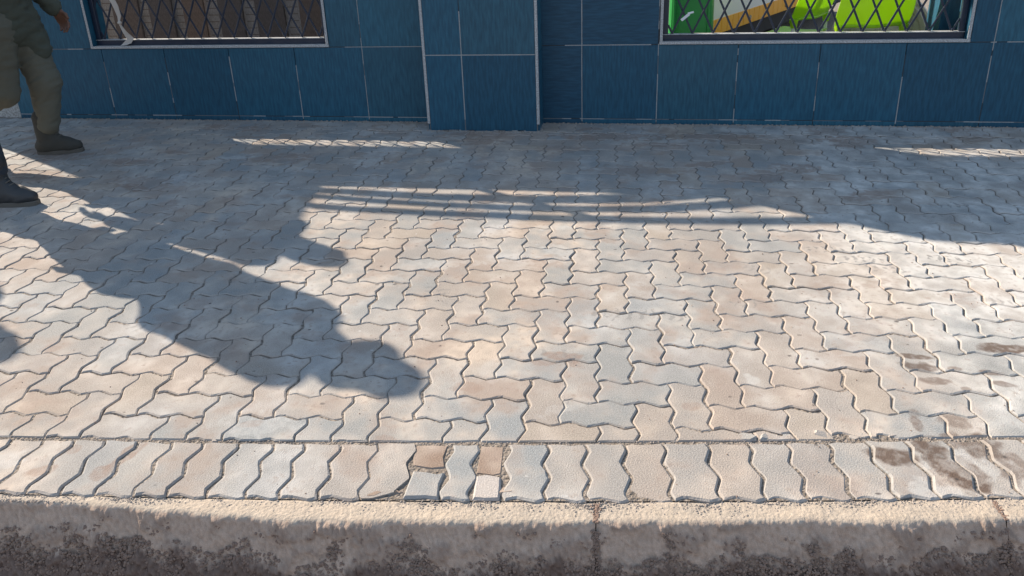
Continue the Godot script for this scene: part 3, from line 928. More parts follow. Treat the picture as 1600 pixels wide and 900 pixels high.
func make_wall() -> void:
	var root := thing("boundary_wall", "dark blue tiled wall with two barred windows and a projecting pillar", "wall", w(0, 0, -15.77), wall_turn)
	# the masonry behind the tiles, left open at the windows
	var back := -1.75
	var face := -0.1
	for b in [[WALL_LEFT, STEP, 0.0 - 0.3, SILL - 0.12], [STEP, WALL_RIGHT, -0.3, SILL - 0.12], [WALL_LEFT, WIN[0][0] - 0.14, SILL - 0.12, HEAD], [WIN[0][1] + 0.14, WIN[1][0] - 0.14, SILL - 0.12, HEAD], [WIN[1][1] + 0.14, WALL_RIGHT, SILL - 0.12, HEAD], [WALL_LEFT, STEP, HEAD, LEFT_TOP], [STEP, WALL_RIGHT, HEAD, RIGHT_TOP]]:
		part(root, "masonry", box_w(b[0], b[1], b[2], b[3], back, face - 0.02), M.core)
	part(root, "coping", box_w(WALL_LEFT - 0.1, STEP - 0.02, LEFT_TOP, LEFT_TOP + 0.12, back - 0.1, 0.05, 0.006), M.trim)
	# tiles: joints measured along the wall
	var xs := [WALL_LEFT, -34.4, -29.75, -25.1, -20.4, -15.75, -11.1, -6.45]
	var xr := [0.5, 3.0, 7.6, 12.25, 16.87, 21.53, 26.07, 30.7, 35.3, 39.9, WALL_RIGHT]
	var rows := [[-0.12, 0.27], [0.27, 4.9], [4.9, 9.55], [9.55, 14.2], [14.2, RIGHT_TOP]]
	rng.seed = 12
	for side in 2:
		var list: Array = xs if side == 0 else xr
		var win: Array = WIN[side]
		for i in list.size() - 1:
			for r in rows.size():
				var y0: float = rows[r][0]
				var y1: float = rows[r][1]
				if side == 0:
					if y0 >= LEFT_TOP: continue
					y1 = minf(y1, LEFT_TOP)
				var x0: float = list[i]; var x1: float = list[i + 1]
				# cut round the window
				var cuts := [[x0, x1, y0, y1]]
				var wx0: float = win[0] - 0.16; var wx1: float = win[1] + 0.16
				if y1 > 4.95 and y0 < HEAD + 0.15 and x1 > wx0 and x0 < wx1:
					cuts = []
					if x0 < wx0: cuts.append([x0, wx0, y0, y1])
					if x1 > wx1: cuts.append([wx1, x1, y0, y1])
					if y1 > HEAD + 0.15: cuts.append([maxf(x0, wx0), minf(x1, wx1), maxf(y0, HEAD + 0.15), y1])
				for c in cuts:
					tile(root, c[0], c[1], c[2], c[3], face, 0.0, M.tile_across if (side == 1 and i == 0) or (side == 1 and i == 1 and r == 2) else M.tiles[rng.randi() % 6])
	# grout in the joints: white where it has lasted, dark where it has fallen out
	for side in 2:
		var list: Array = xs if side == 0 else xr
		for i in range(1, list.size() - 1):
			var x: float = list[i]
			var wide: float = 0.13 if side == 1 and i == 1 else 0.065
			var keep: float = {0: 0.30, 1: 0.62}[side]
			if side == 0 and i == 6: keep = 0.85
			if side == 1 and i == 1: keep = 1.0
			var y := 0.1
			while y < 9.5:
				var l := rng.randf_range(0.25, 1.3)
				var inside: bool = x > WIN[side][0] and x < WIN[side][1] and y + l > 4.8
				if inside: break
				grout(root, x - wide / 2, x + wide / 2, y, y + l, face, rng.randf() < keep)
				y += l
		for yy in [0.27, 4.9]:
			var x: float = list[0]
			while x < list[-1]:
				var l := rng.randf_range(0.3, 1.6)
				var x1 := minf(x + l, list[-1])
				if not (yy > 4 and x1 > WIN[side][0] - 0.2 and x < WIN[side][1] + 0.2):
					grout(root, x, x1, yy - 0.035, yy + 0.035, face, rng.randf() < (0.75 if yy > 4 else 0.4))
				x += l
	# the pillar
	part(root, "pillar_core", box_w(COL[0] + 0.1, COL[1] - 0.1, -0.3, RIGHT_TOP, face - 0.3, COL_OUT - 0.1), M.core)
	var cx := [COL[0], -4.1, COL[1]]
	var cy := [-0.12, 4.72, 9.4, 14.1, RIGHT_TOP]
	for i in 2:
		for r in 4:
			tile(root, cx[i] + (0.14 if i == 0 else 0.0), cx[i + 1] - (0.14 if i == 1 else 0.0), cy[r], cy[r + 1], COL_OUT - 0.1, COL_OUT, M.tiles[rng.randi() % 6])
	for s in 2:
		for r in 4:
			var x: float = COL[0] if s == 0 else COL[1] - 0.1
			var m := bevel_box(w(x, cy[r] + 0.02, 0.04), w(x + 0.1, cy[r + 1] - 0.02, COL_OUT - 0.15), 0.002)
			part(root, "tile", m, M.tiles[rng.randi() % 6])
		var e: float = COL[0] if s == 0 else COL[1]
		var off := 0.13 if s == 0 else -0.13
		part(root, "corner_trim", box_w(minf(e, e + off) - 0.02, maxf(e, e + off) + 0.02, 0.42, RIGHT_TOP, COL_OUT - 0.16, COL_OUT + 0.025, 0.003), M.trim)
	var y := 0.0
	while y < 9.5:
		var l := rng.randf_range(0.4, 1.5)
		grout(root, -4.1 - 0.04, -4.1 + 0.04, y, y + l, COL_OUT - 0.1, rng.randf() < 0.85)
		y += l
	var x := COL[0] + 0.14 as float
	while x < COL[1] - 0.2:
		var l := rng.randf_range(0.4, 1.2)
		grout(root, x, minf(x + l, COL[1] - 0.14), 4.72 - 0.035, 4.72 + 0.035, COL_OUT - 0.1, rng.randf() < 0.8)
		x += l
	for s in 14:
		var gx := rng.randf_range(COL[0] + 0.2, COL[1] - 0.7)
		part(root, "grout", box_w(gx, gx + rng.randf_range(0.15, 0.5), 0.0, 0.05, COL_OUT, COL_OUT + 0.03), M.grout if s < 8 else M.grout_dark)
	# window reveals: sill, jambs, white edging
	for k in 2:
		var a: float = WIN[k][0]; var b: float = WIN[k][1]
		part(root, "window_sill", box_w(a - 0.1, b + 0.1, SILL - 0.14, SILL, back, 0.02, 0.002), M.trim)
		part(root, "edge_trim", box_w(a - 0.16, b + 0.16, SILL - 0.14, SILL + 0.03, 0.022, 0.05, 0.002), M.trim)
		for s in 2:
			var e: float = a if s == 0 else b
			part(root, "window_jamb", box_w(e - (0.14 if s == 0 else 0.0), e + (0.14 if s == 1 else 0.0), SILL + 0.002, HEAD, back, 0.0, 0.002), M.tiles[0] if k == 0 else M.tiles[1])
			part(root, "edge_trim", box_w(e - (0.14 if s == 0 else 0.03), e + (0.14 if s == 1 else 0.03), SILL + 0.035, HEAD, 0.003, 0.05, 0.002), M.trim)
	# left end of the wall
	# bent slats along the top of the lower part of the wall
	for s in [[15.6, 16.55, 0.8], [17.0, 17.7, 0.85], [18.2, 18.95, 0.4]]:
		var st := surf()
		var prev: Array = []
		for i in 25:
			var sx := lerpf(-37.5, STEP + 0.01, i / 24.0)
			var u := (sx + 26.0) / 9.0
			var dy: float = -s[2] * u * u
			var cur := [w(sx, s[0] + dy, -0.5), w(sx, s[1] + dy, -0.5), w(sx, s[1] + dy, -0.32), w(sx, s[0] + dy, -0.32)]
			if prev:
				for q in 4:
					var q2 := (q + 1) % 4
					quad(st, prev[q], cur[q], cur[q2], prev[q2])
			else: quad(st, cur[0], cur[1], cur[2], cur[3])
			prev = cur
		quad(st, prev[3], prev[2], prev[1], prev[0])
		part(root, "bent_slat", done(st), M.roof)
	part(root, "slat_post", box_w(-25.2, -24.95, LEFT_TOP + 0.13, 18.9, -0.9, -0.505, 0.003), M.roof)
	# taller white end of the building and its sloping gable
	part(root, "end_wall", box_w(-46.0, WALL_LEFT - 0.02, -0.3, LEFT_TOP, -1.75, -0.15, 0.01), M.white_wall)
	var gb := surf()
	var gp := [Vector2(-46.0, LEFT_TOP + 0.02), Vector2(-46.0, 20.4), Vector2(-41.0, 20.4), Vector2(-32.4, LEFT_TOP + 0.13)]
	for q in 4:
		var g1: Vector2 = gp[q]; var g2: Vector2 = gp[(q + 1) % 4]
		quad(gb, w(g1.x, g1.y, -0.3), w(g1.x, g1.y, -1.2), w(g2.x, g2.y, -1.2), w(g2.x, g2.y, -0.3))
	quad(gb, w(gp[0].x, gp[0].y, -0.3), w(gp[1].x, gp[1].y, -0.3), w(gp[2].x, gp[2].y, -0.3), w(gp[3].x, gp[3].y, -0.3))
	quad(gb, w(gp[3].x, gp[3].y, -1.2), w(gp[2].x, gp[2].y, -1.2), w(gp[1].x, gp[1].y, -1.2), w(gp[0].x, gp[0].y, -1.2))
	part(root, "gable", done(gb), M.white_wall)
	# low white wall that carries on past the end
	var lw := thing("low_white_wall", "low white wall beyond the white end of the building", "wall", w(0, 0, -15.77), wall_turn)
	part(lw, "masonry", box_w(-75.0, -46.02, -0.3, 5.0, -1.75, -0.15, 0.01), M.white_wall)
	part(lw, "plinth", box_w(-75.0, -46.02, -0.3, 0.6, -0.15, 0.05, 0.01), M.white_wall)

func tile(root: Node, x0: float, x1: float, y0: float, y1: float, d0: float, d1: float, mat: Material) -> void:
	var j := 0.024
	var out := rng.randf_range(-0.0008, 0.0008)
	var m := bevel_box(w(x0 + j, y0 + j, d0 - 0.01), w(x1 - j, y1 - j, d1) + Vector3(0, 0, out), 0.0015)
	part(root, "tile", m, mat)

func grout(root: Node, x0: float, x1: float, y0: float, y1: float, d: float, white: bool) -> void:
	part(root, "grout", bevel_box(w(x0, y0, d - 0.01) , w(x1, y1, d + 0.1) + Vector3(0, 0, rng.randf_range(-0.0004, 0.0004) - 0.0012)), M.grout if white else M.grout_dark if rng.randf() < 0.45 else M.grout_grey)

func make_grille(k: int, label: String) -> void:
	var a: float = WIN[k][0]; var b: float = WIN[k][1]
	var mid := (a + b) / 2
	var g := thing("window_grille", label, "grille", wall_at() * w(mid, SILL, -0.6), wall_turn, "folding window grilles")
	var half := (b - a) / 2 - 0.03
	var top := HEAD - SILL
	part(g, "bottom_rail", box_w(-half, half, 0.0, 0.36, -0.16, 0.16, 0.003), M.navy)
	part(g, "track", box_w(-half, half, 0.36, 0.395, -0.2, 0.2, 0.0), M.trim)
	part(g, "top_rail", box_w(-half, half, top - 0.3, top - 0.01, -0.16, 0.16, 0.003), M.navy)
	for s in [-1, 1]:
		part(g, "side_post", box_w(s * (half - 0.16) - 0.16, s * (half - 0.16) + 0.16, 0.40, top - 0.3, -0.14, 0.14, 0.003), M.navy)
	var pitch := 1.2
	var rise := 2.6       # height of one diamond
	var y0 := 0.42; var y1 := top - 0.3
	var n := int(ceil(2 * half / pitch)) + 4
	for dir in [-1, 1]:
		for i in range(-6, n + 3):
			var fx := -half + 0.55 + i * pitch
			# from the foot at (fx, y0) up along dir
			var run := (y1 - y0) / rise * pitch
			var p := Vector2(fx, y0); var q := Vector2(fx + dir * run, y1)
			var lo := -half + 0.32; var hi := half - 0.32
			var t0 := 0.0; var t1 := 1.0
			var dx := q.x - p.x
			var ta := (lo - p.x) / dx; var tb := (hi - p.x) / dx
			t0 = maxf(t0, minf(ta, tb)); t1 = minf(t1, maxf(ta, tb))
			if t1 - t0 < 0.08: continue
			var st := surf()
			var d: float = 0.045 * dir
			add_bar(st, w(p.lerp(q, t0).x, p.lerp(q, t0).y, d), w(p.lerp(q, t1).x, p.lerp(q, t1).y, d), 0.0135, 0.006, Vector3.BACK, 0.0015)
			part(g, "bar", done(st), M.navy)
	# rivets at the crossings
	var rivet := CylinderMesh.new()
	rivet.top_radius = 0.006; rivet.bottom_radius = 0.006; rivet.height = 0.022; rivet.radial_segments = 8; rivet.rings = 1
	for lev in range(0, 5):
		for i in range(0, n):
			var rx := -half + 0.55 + i * pitch + (pitch / 2 if lev % 2 == 1 else 0.0)
			var ry := y0 + lev * rise / 2 + (0.08 if lev == 0 else 0.0)
			if rx > half - 0.4 or rx < -half + 0.4 or ry > y1 - 0.1: continue
			part(g, "rivet", rivet, M.navy, Transform3D(Basis(Vector3.RIGHT, PI / 2), w(rx, ry, 0)))

# ---------------------------------------------------------------- behind the wall
func make_yard() -> void:
	var yard := part(self, "yard_ground", bevel_box(Vector3(-40, -0.3, -40), Vector3(40, -0.012, -16.2 * W), 0.0), M.yard, Transform3D(Basis(Vector3.UP, wall_turn), Vector3.ZERO))
	meta(yard, "pale sandy yard behind the wall", "ground", "", "structure")
	# roof on posts whose edge cuts off the sun above the sills
	var r := thing("canopy", "flat sheet roof on posts over the yard behind the wall", "canopy", w(0, 0, -15.77), wall_turn)
	part(r, "roof_sheet", box_w(-17.0, 34.0, 24.05, 24.5, -15.0, -4.6), M.roof)
	part(r, "roof_sheet", box_w(-60.0, -17.02, 24.1, 24.55, -15.2, -9.4), M.roof)
	for p in [[-59, -14.8], [-36.0, -14.8], [-17.3, -14.7], [6.0, -14.6], [33.5, -14.6], [33.5, -5.0], [-59, -9.8], [-17.5, -9.8]]:
		part(r, "post", box_w(p[0] - 0.25, p[0] + 0.25, -0.2, 24.05, p[1] - 0.25, p[1] + 0.25, 0.004), M.roof)
	# wooden boards behind the left window
	var f := thing("board_screen", "upright brown boards with pale laths between, behind the left window grille", "screen", wall_at() * w(-26.0, 0, -12.5), wall_turn)
	rng.seed = 61
	var x := -15.0
	var i := 0
	while x < 15.0:
		var wide := rng.randf_range(1.7, 2.5)
		var mat: Material = M.wood[rng.randi() % 4]
		part(f, "board", bevel_box(w(x, -0.11, -0.12), w(x + wide, 13.0 + rng.randf(), 0.12), 0.004), mat, Transform3D(Basis(Vector3.BACK, rng.randfn(0, 0.008)), Vector3(0, 0, rng.randf_range(-0.008, 0.008))))
		x += wide
		var lath := rng.randf_range(0.75, 1.25)
		var pl := part(f, "lath", bevel_box(w(x - 0.3, -0.11, -0.36), w(x + lath + 0.35, 13.0, -0.22), 0.003), M.pale_wood)
		for k in 9:      # saw kerfs across the lath
			part(pl, "notch_strip", bevel_box(w(x + 0.1, 2.6 + k * 0.55, -0.22), w(x + lath - 0.2, 2.6 + k * 0.55 + 0.06, -0.205)), M.wood[0])
		x += lath + 0.05
		i += 1
	part(f, "cross_rail", box_w(-15.2, 16.5, 10.5, 11.3, -0.8, -0.38, 0.004), M.wood[1])
	# dark pier at the right end of the right window
	var pier := thing("tiled_pier", "dark tiled pier just behind the right end of the right window", "pier", wall_at() * w(25.6, 0, -4.2), wall_turn)
	for k in 4:
		part(pier, "tile", box_w(-1.4, 1.7, k * 4.0 - 0.1, k * 4.0 + 3.86, -1.2, 1.0, 0.002), M.tiles[k % 4])
	make_bus()
	make_chair()
	make_bin()
	# strips of cloth tied to the bars
	var cl := thing("cloth_strip", "torn pale cloth strip hanging in the left window", "cloth", wall_at() * w(-28.3, SILL, -0.3))
	var st := surf()
	var pts := [Vector2(-0.3, 3.4), Vector2(0.0, 2.6), Vector2(0.12, 1.95), Vector2(0.1, 1.5), Vector2(0.3, 0.9), Vector2(0.45, 0.45), Vector2(0.05, 0.12), Vector2(-0.1, 0.01)]
	var wid := [0.42, 0.4, 0.3, 0.12, 0.3, 0.55, 0.7, 0.5]
	for q in pts.size() - 1:
		for s in 2:
			var z0 := 0.03 * sin(q * 2.0) ; var z1 := 0.03 * sin(q * 2.0 + 2.0)
			var a := w(pts[q].x, pts[q].y, z0 + s * 0.03); var b := w(pts[q].x + wid[q], pts[q].y + 0.06, z0 + s * 0.03 + 0.05)
			var c := w(pts[q + 1].x + wid[q + 1], pts[q + 1].y + 0.06, z1 + s * 0.03 + 0.05); var d := w(pts[q + 1].x, pts[q + 1].y, z1 + s * 0.03)
			if s == 1: quad(st, a, b, c, d)
			else: quad(st, a, d, c, b)
	part(cl, "strip", done(st), M.cloth)
	var kn := surf()
	add_lathe(kn, Transform3D(Basis.IDENTITY, w(0.2, 1.55, 0.03)), [Vector2(0, -0.012), Vector2(0.014, -0.006), Vector2(0.016, 0.004), Vector2(0.008, 0.013), Vector2(0, 0.014)], 8)
	part(cl, "knot", done(kn), M.cloth)
	var tp := thing("tape_scrap", "scrap of white tape stuck on a bar of the right window", "tape", wall_at() * w(9.05, 6.35, -0.5))
	var t2 := surf()
	add_bar(t2, w(-0.15, -0.1, 0.0), w(0.3, 0.28, 0.05), 0.018, 0.003, Vector3.BACK)
	add_bar(t2, w(0.2, 0.3, 0.06), w(0.55, 0.38, 0.02), 0.012, 0.003, Vector3.BACK)
	part(tp, "scrap", done(t2), M.white_metal)

func make_bus() -> void:
	# the side recedes to the right: origin at the visible left end of the skirt
	var o := w(13.15, 0, -28.1)
	var dir := Vector3(9.4, 0, -14.8).normalized()
	var b := thing("parked_trailer", "white vehicle side with orange reflective blocks seen through the right window", "vehicle", o, atan2(-dir.z, dir.x))
	# local x runs along the side, z points out of the side to the street
	var st := surf()
	add_box(st, Vector3(-0.72, 0.375, -1.7), Vector3(4.4, 1.12, 0.0), 0.02)
	part(b, "body", done(st), M.bus)
	part(b, "underside", bevel_box(Vector3(-0.6, 0.2, -1.6), Vector3(4.3, 0.372, -0.1), 0.01), M.black)
	for i in 26:
		var x := -0.70 + i * 0.118
		part(b, "reflector", bevel_box(Vector3(x, 0.383, -0.003), Vector3(x + 0.112, 0.51, 0.006), 0.002), M.orange)
	for i in 4:
		var rv := surf()
		add_lathe(rv, Transform3D(Basis(Vector3.RIGHT, PI / 2), Vector3(0.62 + i * 0.9, 0.435, 0.006)), [Vector2(0.02, 0.0), Vector2(0.018, 0.008), Vector2(0.0, 0.010)], 12)
		part(b, "side_marker", done(rv), M.brown_stone)
	part(b, "axle", bevel_box(Vector3(2.0, 0.0, -1.4), Vector3(2.3, 0.2, -0.3), 0.02), M.black)
	var wt := thing("steel_wheel", "cream steel wheel standing behind the lime chairs in the yard", "wheel", w(24.4, 3.2, -27.0), deg_to_rad(-12))
	var stand := Transform3D(Basis(Vector3.RIGHT, PI / 2), Vector3.ZERO)
	var wh := part(wt, "tyre", wheel_tyre(), M.cream, stand)
	var rim := surf()
	add_lathe(rim, Transform3D.IDENTITY, [Vector2(0.325, 0.055), Vector2(0.312, 0.066), Vector2(0.285, 0.05), Vector2(0.275, 0.02), Vector2(0.25, 0.005), Vector2(0.235, -0.02), Vector2(0.17, 0.015), Vector2(0.14, 0.05), Vector2(0.08, 0.06), Vector2(0.07, 0.10), Vector2(0.0, 0.11)], 40)
	var rm := part(wt, "rim", done(rim), M.cream, stand)
	for k in 8:
		var h := surf()
		var a := TAU * k / 8
		add_lathe(h, Transform3D(Basis.IDENTITY, Vector3(cos(a) * 0.205, 0.004, sin(a) * 0.205)), [Vector2(0.026, 0.0), Vector2(0.026, 0.012), Vector2(0.0, 0.0125)], 12)
		part(rm, "hand_hole", done(h), M.black)

func wheel_tyre() -> ArrayMesh:
	var st := surf()
	add_lathe(st, Transform3D.IDENTITY, [Vector2(0.325, -0.10), Vector2(0.34, -0.11), Vector2(0.37, -0.08), Vector2(0.37, 0.03), Vector2(0.36, 0.055), Vector2(0.345, 0.06), Vector2(0.335, 0.052), Vector2(0.325, 0.05), Vector2(0.325, -0.10)], 40)
	return done(st)

func make_chair() -> void:
	# moulded seat and backrest on white tube legs; the nearer one has its back to the street
	plastic_chair("lime green plastic chair with its back to the right window grille", w(20.75, -0.1, -20.5), deg_to_rad(97))
	plastic_chair("lime green plastic chair half hidden behind the nearer lime chair", w(17.3, -0.1, -24.4), deg_to_rad(135))

func plastic_chair(label: String, at: Vector3, turn: float) -> void:
	var c := thing("plastic_chair", label, "chair", at, turn, "lime plastic chairs in the yard")
	# local: faces +x
	var seat := surf()
	var rows := []
	for i in 13:
		var t := i / 12.0
		var ring := []
		for k in 13:
			var s := k / 12.0 * 2 - 1
			var x := 0.27 - t * 0.46
			var y := 0.455 - 0.03 * sin(t * PI) + 0.02 * s * s - (0.05 * pow(1.0 - t * 4.0, 2) if t < 0.25 else 0.0)
			ring.append(Vector3(x, y, s * (0.245 - 0.015 * t)))
		rows.append(ring)
	sheet(seat, rows, 0.006)
	part(c, "seat", done(seat), M.lime)
	var back := surf()
	rows = []
	for i in 17:
		var t := i / 16.0
		var ring := []
		for k in 17:
			var s := k / 16.0 * 2 - 1
			var wide := 0.265 * (0.95 + 0.07 * sin(minf(t * 2.2, 1.0) * PI / 2) - 0.12 * t * t)
			var low := 0.60 + 0.04 * pow(absf(s), 3.0) * -1.0 - 0.012 * cos(s * PI)
			ring.append(Vector3(-0.20 - 0.09 * t + 0.05 * s * s - 0.02 * sin(t * PI), lerpf(low, 0.96 - 0.05 * s * s, t), s * wide))
		rows.append(ring)
	sheet(back, rows, 0.006)
	var bk := part(c, "backrest", done(back), M.lime)
	var lip := surf()
	var path := []
	for k in 17:
		var s := k / 16.0 * 2 - 1
		path.append(Vector3(-0.205 + 0.05 * s * s, 0.605 - 0.04 * pow(absf(s), 3.0) - 0.012 * cos(s * PI), s * 0.25))
	add_tube(lip, path, 0.012, 0.012, 8)
	part(bk, "rolled_edge", done(lip), M.lime)
	for s in [-1, 1]:
		for front in [true, false]:
			var lg := surf()
			if front: add_tube(lg, [Vector3(0.20, 0.44, s * 0.20), Vector3(0.22, 0.25, s * 0.21), Vector3(0.245, 0.0, s * 0.225)], 0.014, 0.014, 10)
			else: add_tube(lg, [Vector3(-0.165, 0.60, s * 0.225), Vector3(-0.175, 0.42, s * 0.225), Vector3(-0.20, 0.22, s * 0.228), Vector3(-0.24, 0.0, s * 0.235)], 0.014, 0.014, 10)
			var leg := part(c, "leg", done(lg), M.white_metal)
			var soc := surf()
			if front: add_tube(soc, [Vector3(0.20, 0.45, s * 0.20), Vector3(0.21, 0.36, s * 0.205)], 0.028, 0.02, 10)
			else: add_tube(soc, [Vector3(-0.168, 0.60, s * 0.225), Vector3(-0.17, 0.535, s * 0.225)], 0.034, 0.022, 10)
			part(leg, "socket", done(soc), M.lime)

func sheet(st: SurfaceTool, rows: Array, thick: float) -> void:
	# thin shell through a grid of points
	var n := rows.size(); var m: int = rows[0].size()
	var lower := []
	for i in n:
		var ring := []
		for k in m:
			var du: Vector3 = rows[mini(i + 1, n - 1)][k] - rows[maxi(i - 1, 0)][k]
			var dv: Vector3 = rows[i][mini(k + 1, m - 1)] - rows[i][maxi(k - 1, 0)]
			ring.append(rows[i][k] + du.cross(dv).normalized() * thick)
		lower.append(ring)
	for i in n - 1:
		for k in m - 1:
			quad(st, rows[i][k], rows[i + 1][k], rows[i + 1][k + 1], rows[i][k + 1])
			quad(st, lower[i][k], lower[i][k + 1], lower[i + 1][k + 1], lower[i + 1][k])
	for k in m - 1:
		quad(st, rows[0][k], rows[0][k + 1], lower[0][k + 1], lower[0][k])
		quad(st, rows[n - 1][k], lower[n - 1][k], lower[n - 1][k + 1], rows[n - 1][k + 1])
	for i in n - 1:
		quad(st, rows[i][0], lower[i][0], lower[i + 1][0], rows[i + 1][0])
		quad(st, rows[i][m - 1], rows[i + 1][m - 1], lower[i + 1][m - 1], lower[i][m - 1])

func make_bin() -> void:
	var b := thing("plastic_bin", "dark green plastic bin at the left end of the right window", "bin", w(10.05, -0.1, -20.6), deg_to_rad(-6))
	var st := surf()
	var sec := []
	for i in 6:
		var t := i / 5.0
		var hx := lerpf(0.168, 0.155, t) ; var hz := lerpf(0.16, 0.17, t)
		var ring := []
		for k in 20:
			var a := TAU * (k + 0.5) / 20
			var c := cos(a); var s := sin(a)
			ring.append(Vector3(signf(c) * pow(absf(c), 0.35) * hx, t * 0.88, signf(s) * pow(absf(s), 0.35) * hz))
		sec.append(ring)
	for i in 5:
		for k in 20:
			var j := (k + 1) % 20
			quad(st, sec[i][k], sec[i + 1][k], sec[i + 1][j], sec[i][j])
	for k in 20: tri(st, Vector3.ZERO, sec[0][k], sec[0][(k + 1) % 20])
	part(b, "body", done(st), M.green)
	part(b, "lid", bevel_box(Vector3(-0.185, 0.885, -0.19), Vector3(0.185, 0.93, 0.20), 0.012), M.green)
	for s in [-1, 1]:
		var rb := surf()
		add_box(rb, Vector3(s * 0.12 - 0.008, 0.08, 0.162), Vector3(s * 0.12 + 0.008, 0.86, 0.176), 0.003)
		part(b, "rib", done(rb), M.green)

# ---------------------------------------------------------------- people
# bones: [a, b, ra, rb]; the blended field is meshed as surface nets and added to st
func flesh(st: SurfaceTool, bones: Array, cell: float, blend: float, folds := 0.0, s := 1, floor_y := -1e9) -> void:
	var lo := Vector3.ONE * 1e9; var hi := -lo
	for b in bones:
		var r := maxf(b[2], b[3]) + cell * 3 + blend * 0.3 + folds
		for e in 2:
			lo = lo.min(b[e] - Vector3.ONE * r); hi = hi.max(b[e] + Vector3.ONE * r)
	var nx := int((hi.x - lo.x) / cell) + 2; var ny := int((hi.y - lo.y) / cell) + 2; var nz := int((hi.z - lo.z) / cell) + 2
	var f := PackedFloat32Array()
	f.resize(nx * ny * nz)
	f.fill(1.0)
	for b in bones:
		var a: Vector3 = b[0]; var d: Vector3 = b[1] - b[0]
		var l2 := maxf(d.length_squared(), 1e-9)
		var ra: float = b[2]; var rb: float = b[3]
		var r := maxf(ra, rb) + blend + cell * 2
		var mn := (a.min(b[1]) - Vector3.ONE * r - lo) / cell; var mx := (a.max(b[1]) + Vector3.ONE * r - lo) / cell
		for i in range(maxi(0, int(mn.x)), mini(nx, int(mx.x) + 2)):
			for j in range(maxi(0, int(mn.y)), mini(ny, int(mx.y) + 2)):
				for k in range(maxi(0, int(mn.z)), mini(nz, int(mx.z) + 2)):
					var p := lo + Vector3(i, j, k) * cell - a
					var t := clampf(p.dot(d) / l2, 0.0, 1.0)
					var dist := (p - d * t).length() - lerpf(ra, rb, t)
					var at := (i * ny + j) * nz + k
					var o := f[at]
					var h := maxf(blend - absf(dist - o), 0.0) / blend
					f[at] = minf(dist, o) - h * h * blend * 0.25
	if folds > 0.0 or floor_y > -1e8:
		var n := noise(FastNoiseLite.TYPE_SIMPLEX_SMOOTH, 5.5, 2, s)
		for i in nx:
			for j in ny:
				for k in nz:
					var at := (i * ny + j) * nz + k
					if f[at] < 0.06 and f[at] > -0.06:
						var p := lo + Vector3(i, j, k) * cell
						if folds > 0.0: f[at] += (absf(n.get_noise_3d(p.x * 0.8 + p.y * 0.9, p.y * 2.4 - p.x * 1.2, p.z * 1.1)) - 0.28) * folds * 1.5
						f[at] = maxf(f[at], floor_y - p.y)
	var ids := {}
	var verts := PackedVector3Array()
	for i in nx - 1:
		for j in ny - 1:
			for k in nz - 1:
				var base := (i * ny + j) * nz + k
				if absf(f[base]) > cell * 2.5: continue
				var sum := Vector3.ZERO; var cnt := 0
				for e in 12:
					var c0: Vector3i = E0[e]; var c1: Vector3i = E1[e]
					var v0 := f[base + (c0.x * ny + c0.y) * nz + c0.z]; var v1 := f[base + (c1.x * ny + c1.y) * nz + c1.z]
					if (v0 < 0.0) != (v1 < 0.0):
						sum += Vector3(c0).lerp(Vector3(c1), v0 / (v0 - v1)); cnt += 1
				if cnt:
					ids[base] = verts.size()
					verts.append(lo + (Vector3(i, j, k) + sum / cnt) * cell)
	var strides := [ny * nz, nz, 1]
	var used: Array = []
	for base in ids:
		var k: int = base % nz; var j: int = (base / nz) % ny; var i: int = base / (ny * nz)
		for ax in 3:
			var nb: int = base + strides[ax]
			if (f[base] < 0.0) == (f[nb] < 0.0): continue
			var u: int = strides[(ax + 1) % 3]; var v: int = strides[(ax + 2) % 3]
			if not (ids.has(base - u) and ids.has(base - v) and ids.has(base - u - v)): continue
			var q := [verts[ids[base]], verts[ids[base - u]], verts[ids[base - u - v]], verts[ids[base - v]]]
			if f[base] < 0.0: quad(st, q[0], q[1], q[2], q[3])
			else: quad(st, q[3], q[2], q[1], q[0])

const E0 := [Vector3i(0, 0, 0), Vector3i(0, 1, 0), Vector3i(0, 0, 1), Vector3i(0, 1, 1), Vector3i(0, 0, 0), Vector3i(1, 0, 0), Vector3i(0, 0, 1), Vector3i(1, 0, 1), Vector3i(0, 0, 0), Vector3i(1, 0, 0), Vector3i(0, 1, 0), Vector3i(1, 1, 0)]
const E1 := [Vector3i(1, 0, 0), Vector3i(1, 1, 0), Vector3i(1, 0, 1), Vector3i(1, 1, 1), Vector3i(0, 1, 0), Vector3i(1, 1, 0), Vector3i(0, 1, 1), Vector3i(1, 1, 1), Vector3i(0, 0, 1), Vector3i(1, 0, 1), Vector3i(0, 1, 1), Vector3i(1, 1, 1)]

func stout(bones: Array, by: float) -> Array:
	for b in bones:
		b[2] *= by; b[3] *= by
	return bones

func soft() -> SurfaceTool:
	var st := SurfaceTool.new()
	st.begin(Mesh.PRIMITIVE_TRIANGLES)
	st.set_smooth_group(0)
	return st

func finish(st: SurfaceTool) -> ArrayMesh:
	st.index()
	st.generate_normals()
	return st.commit()

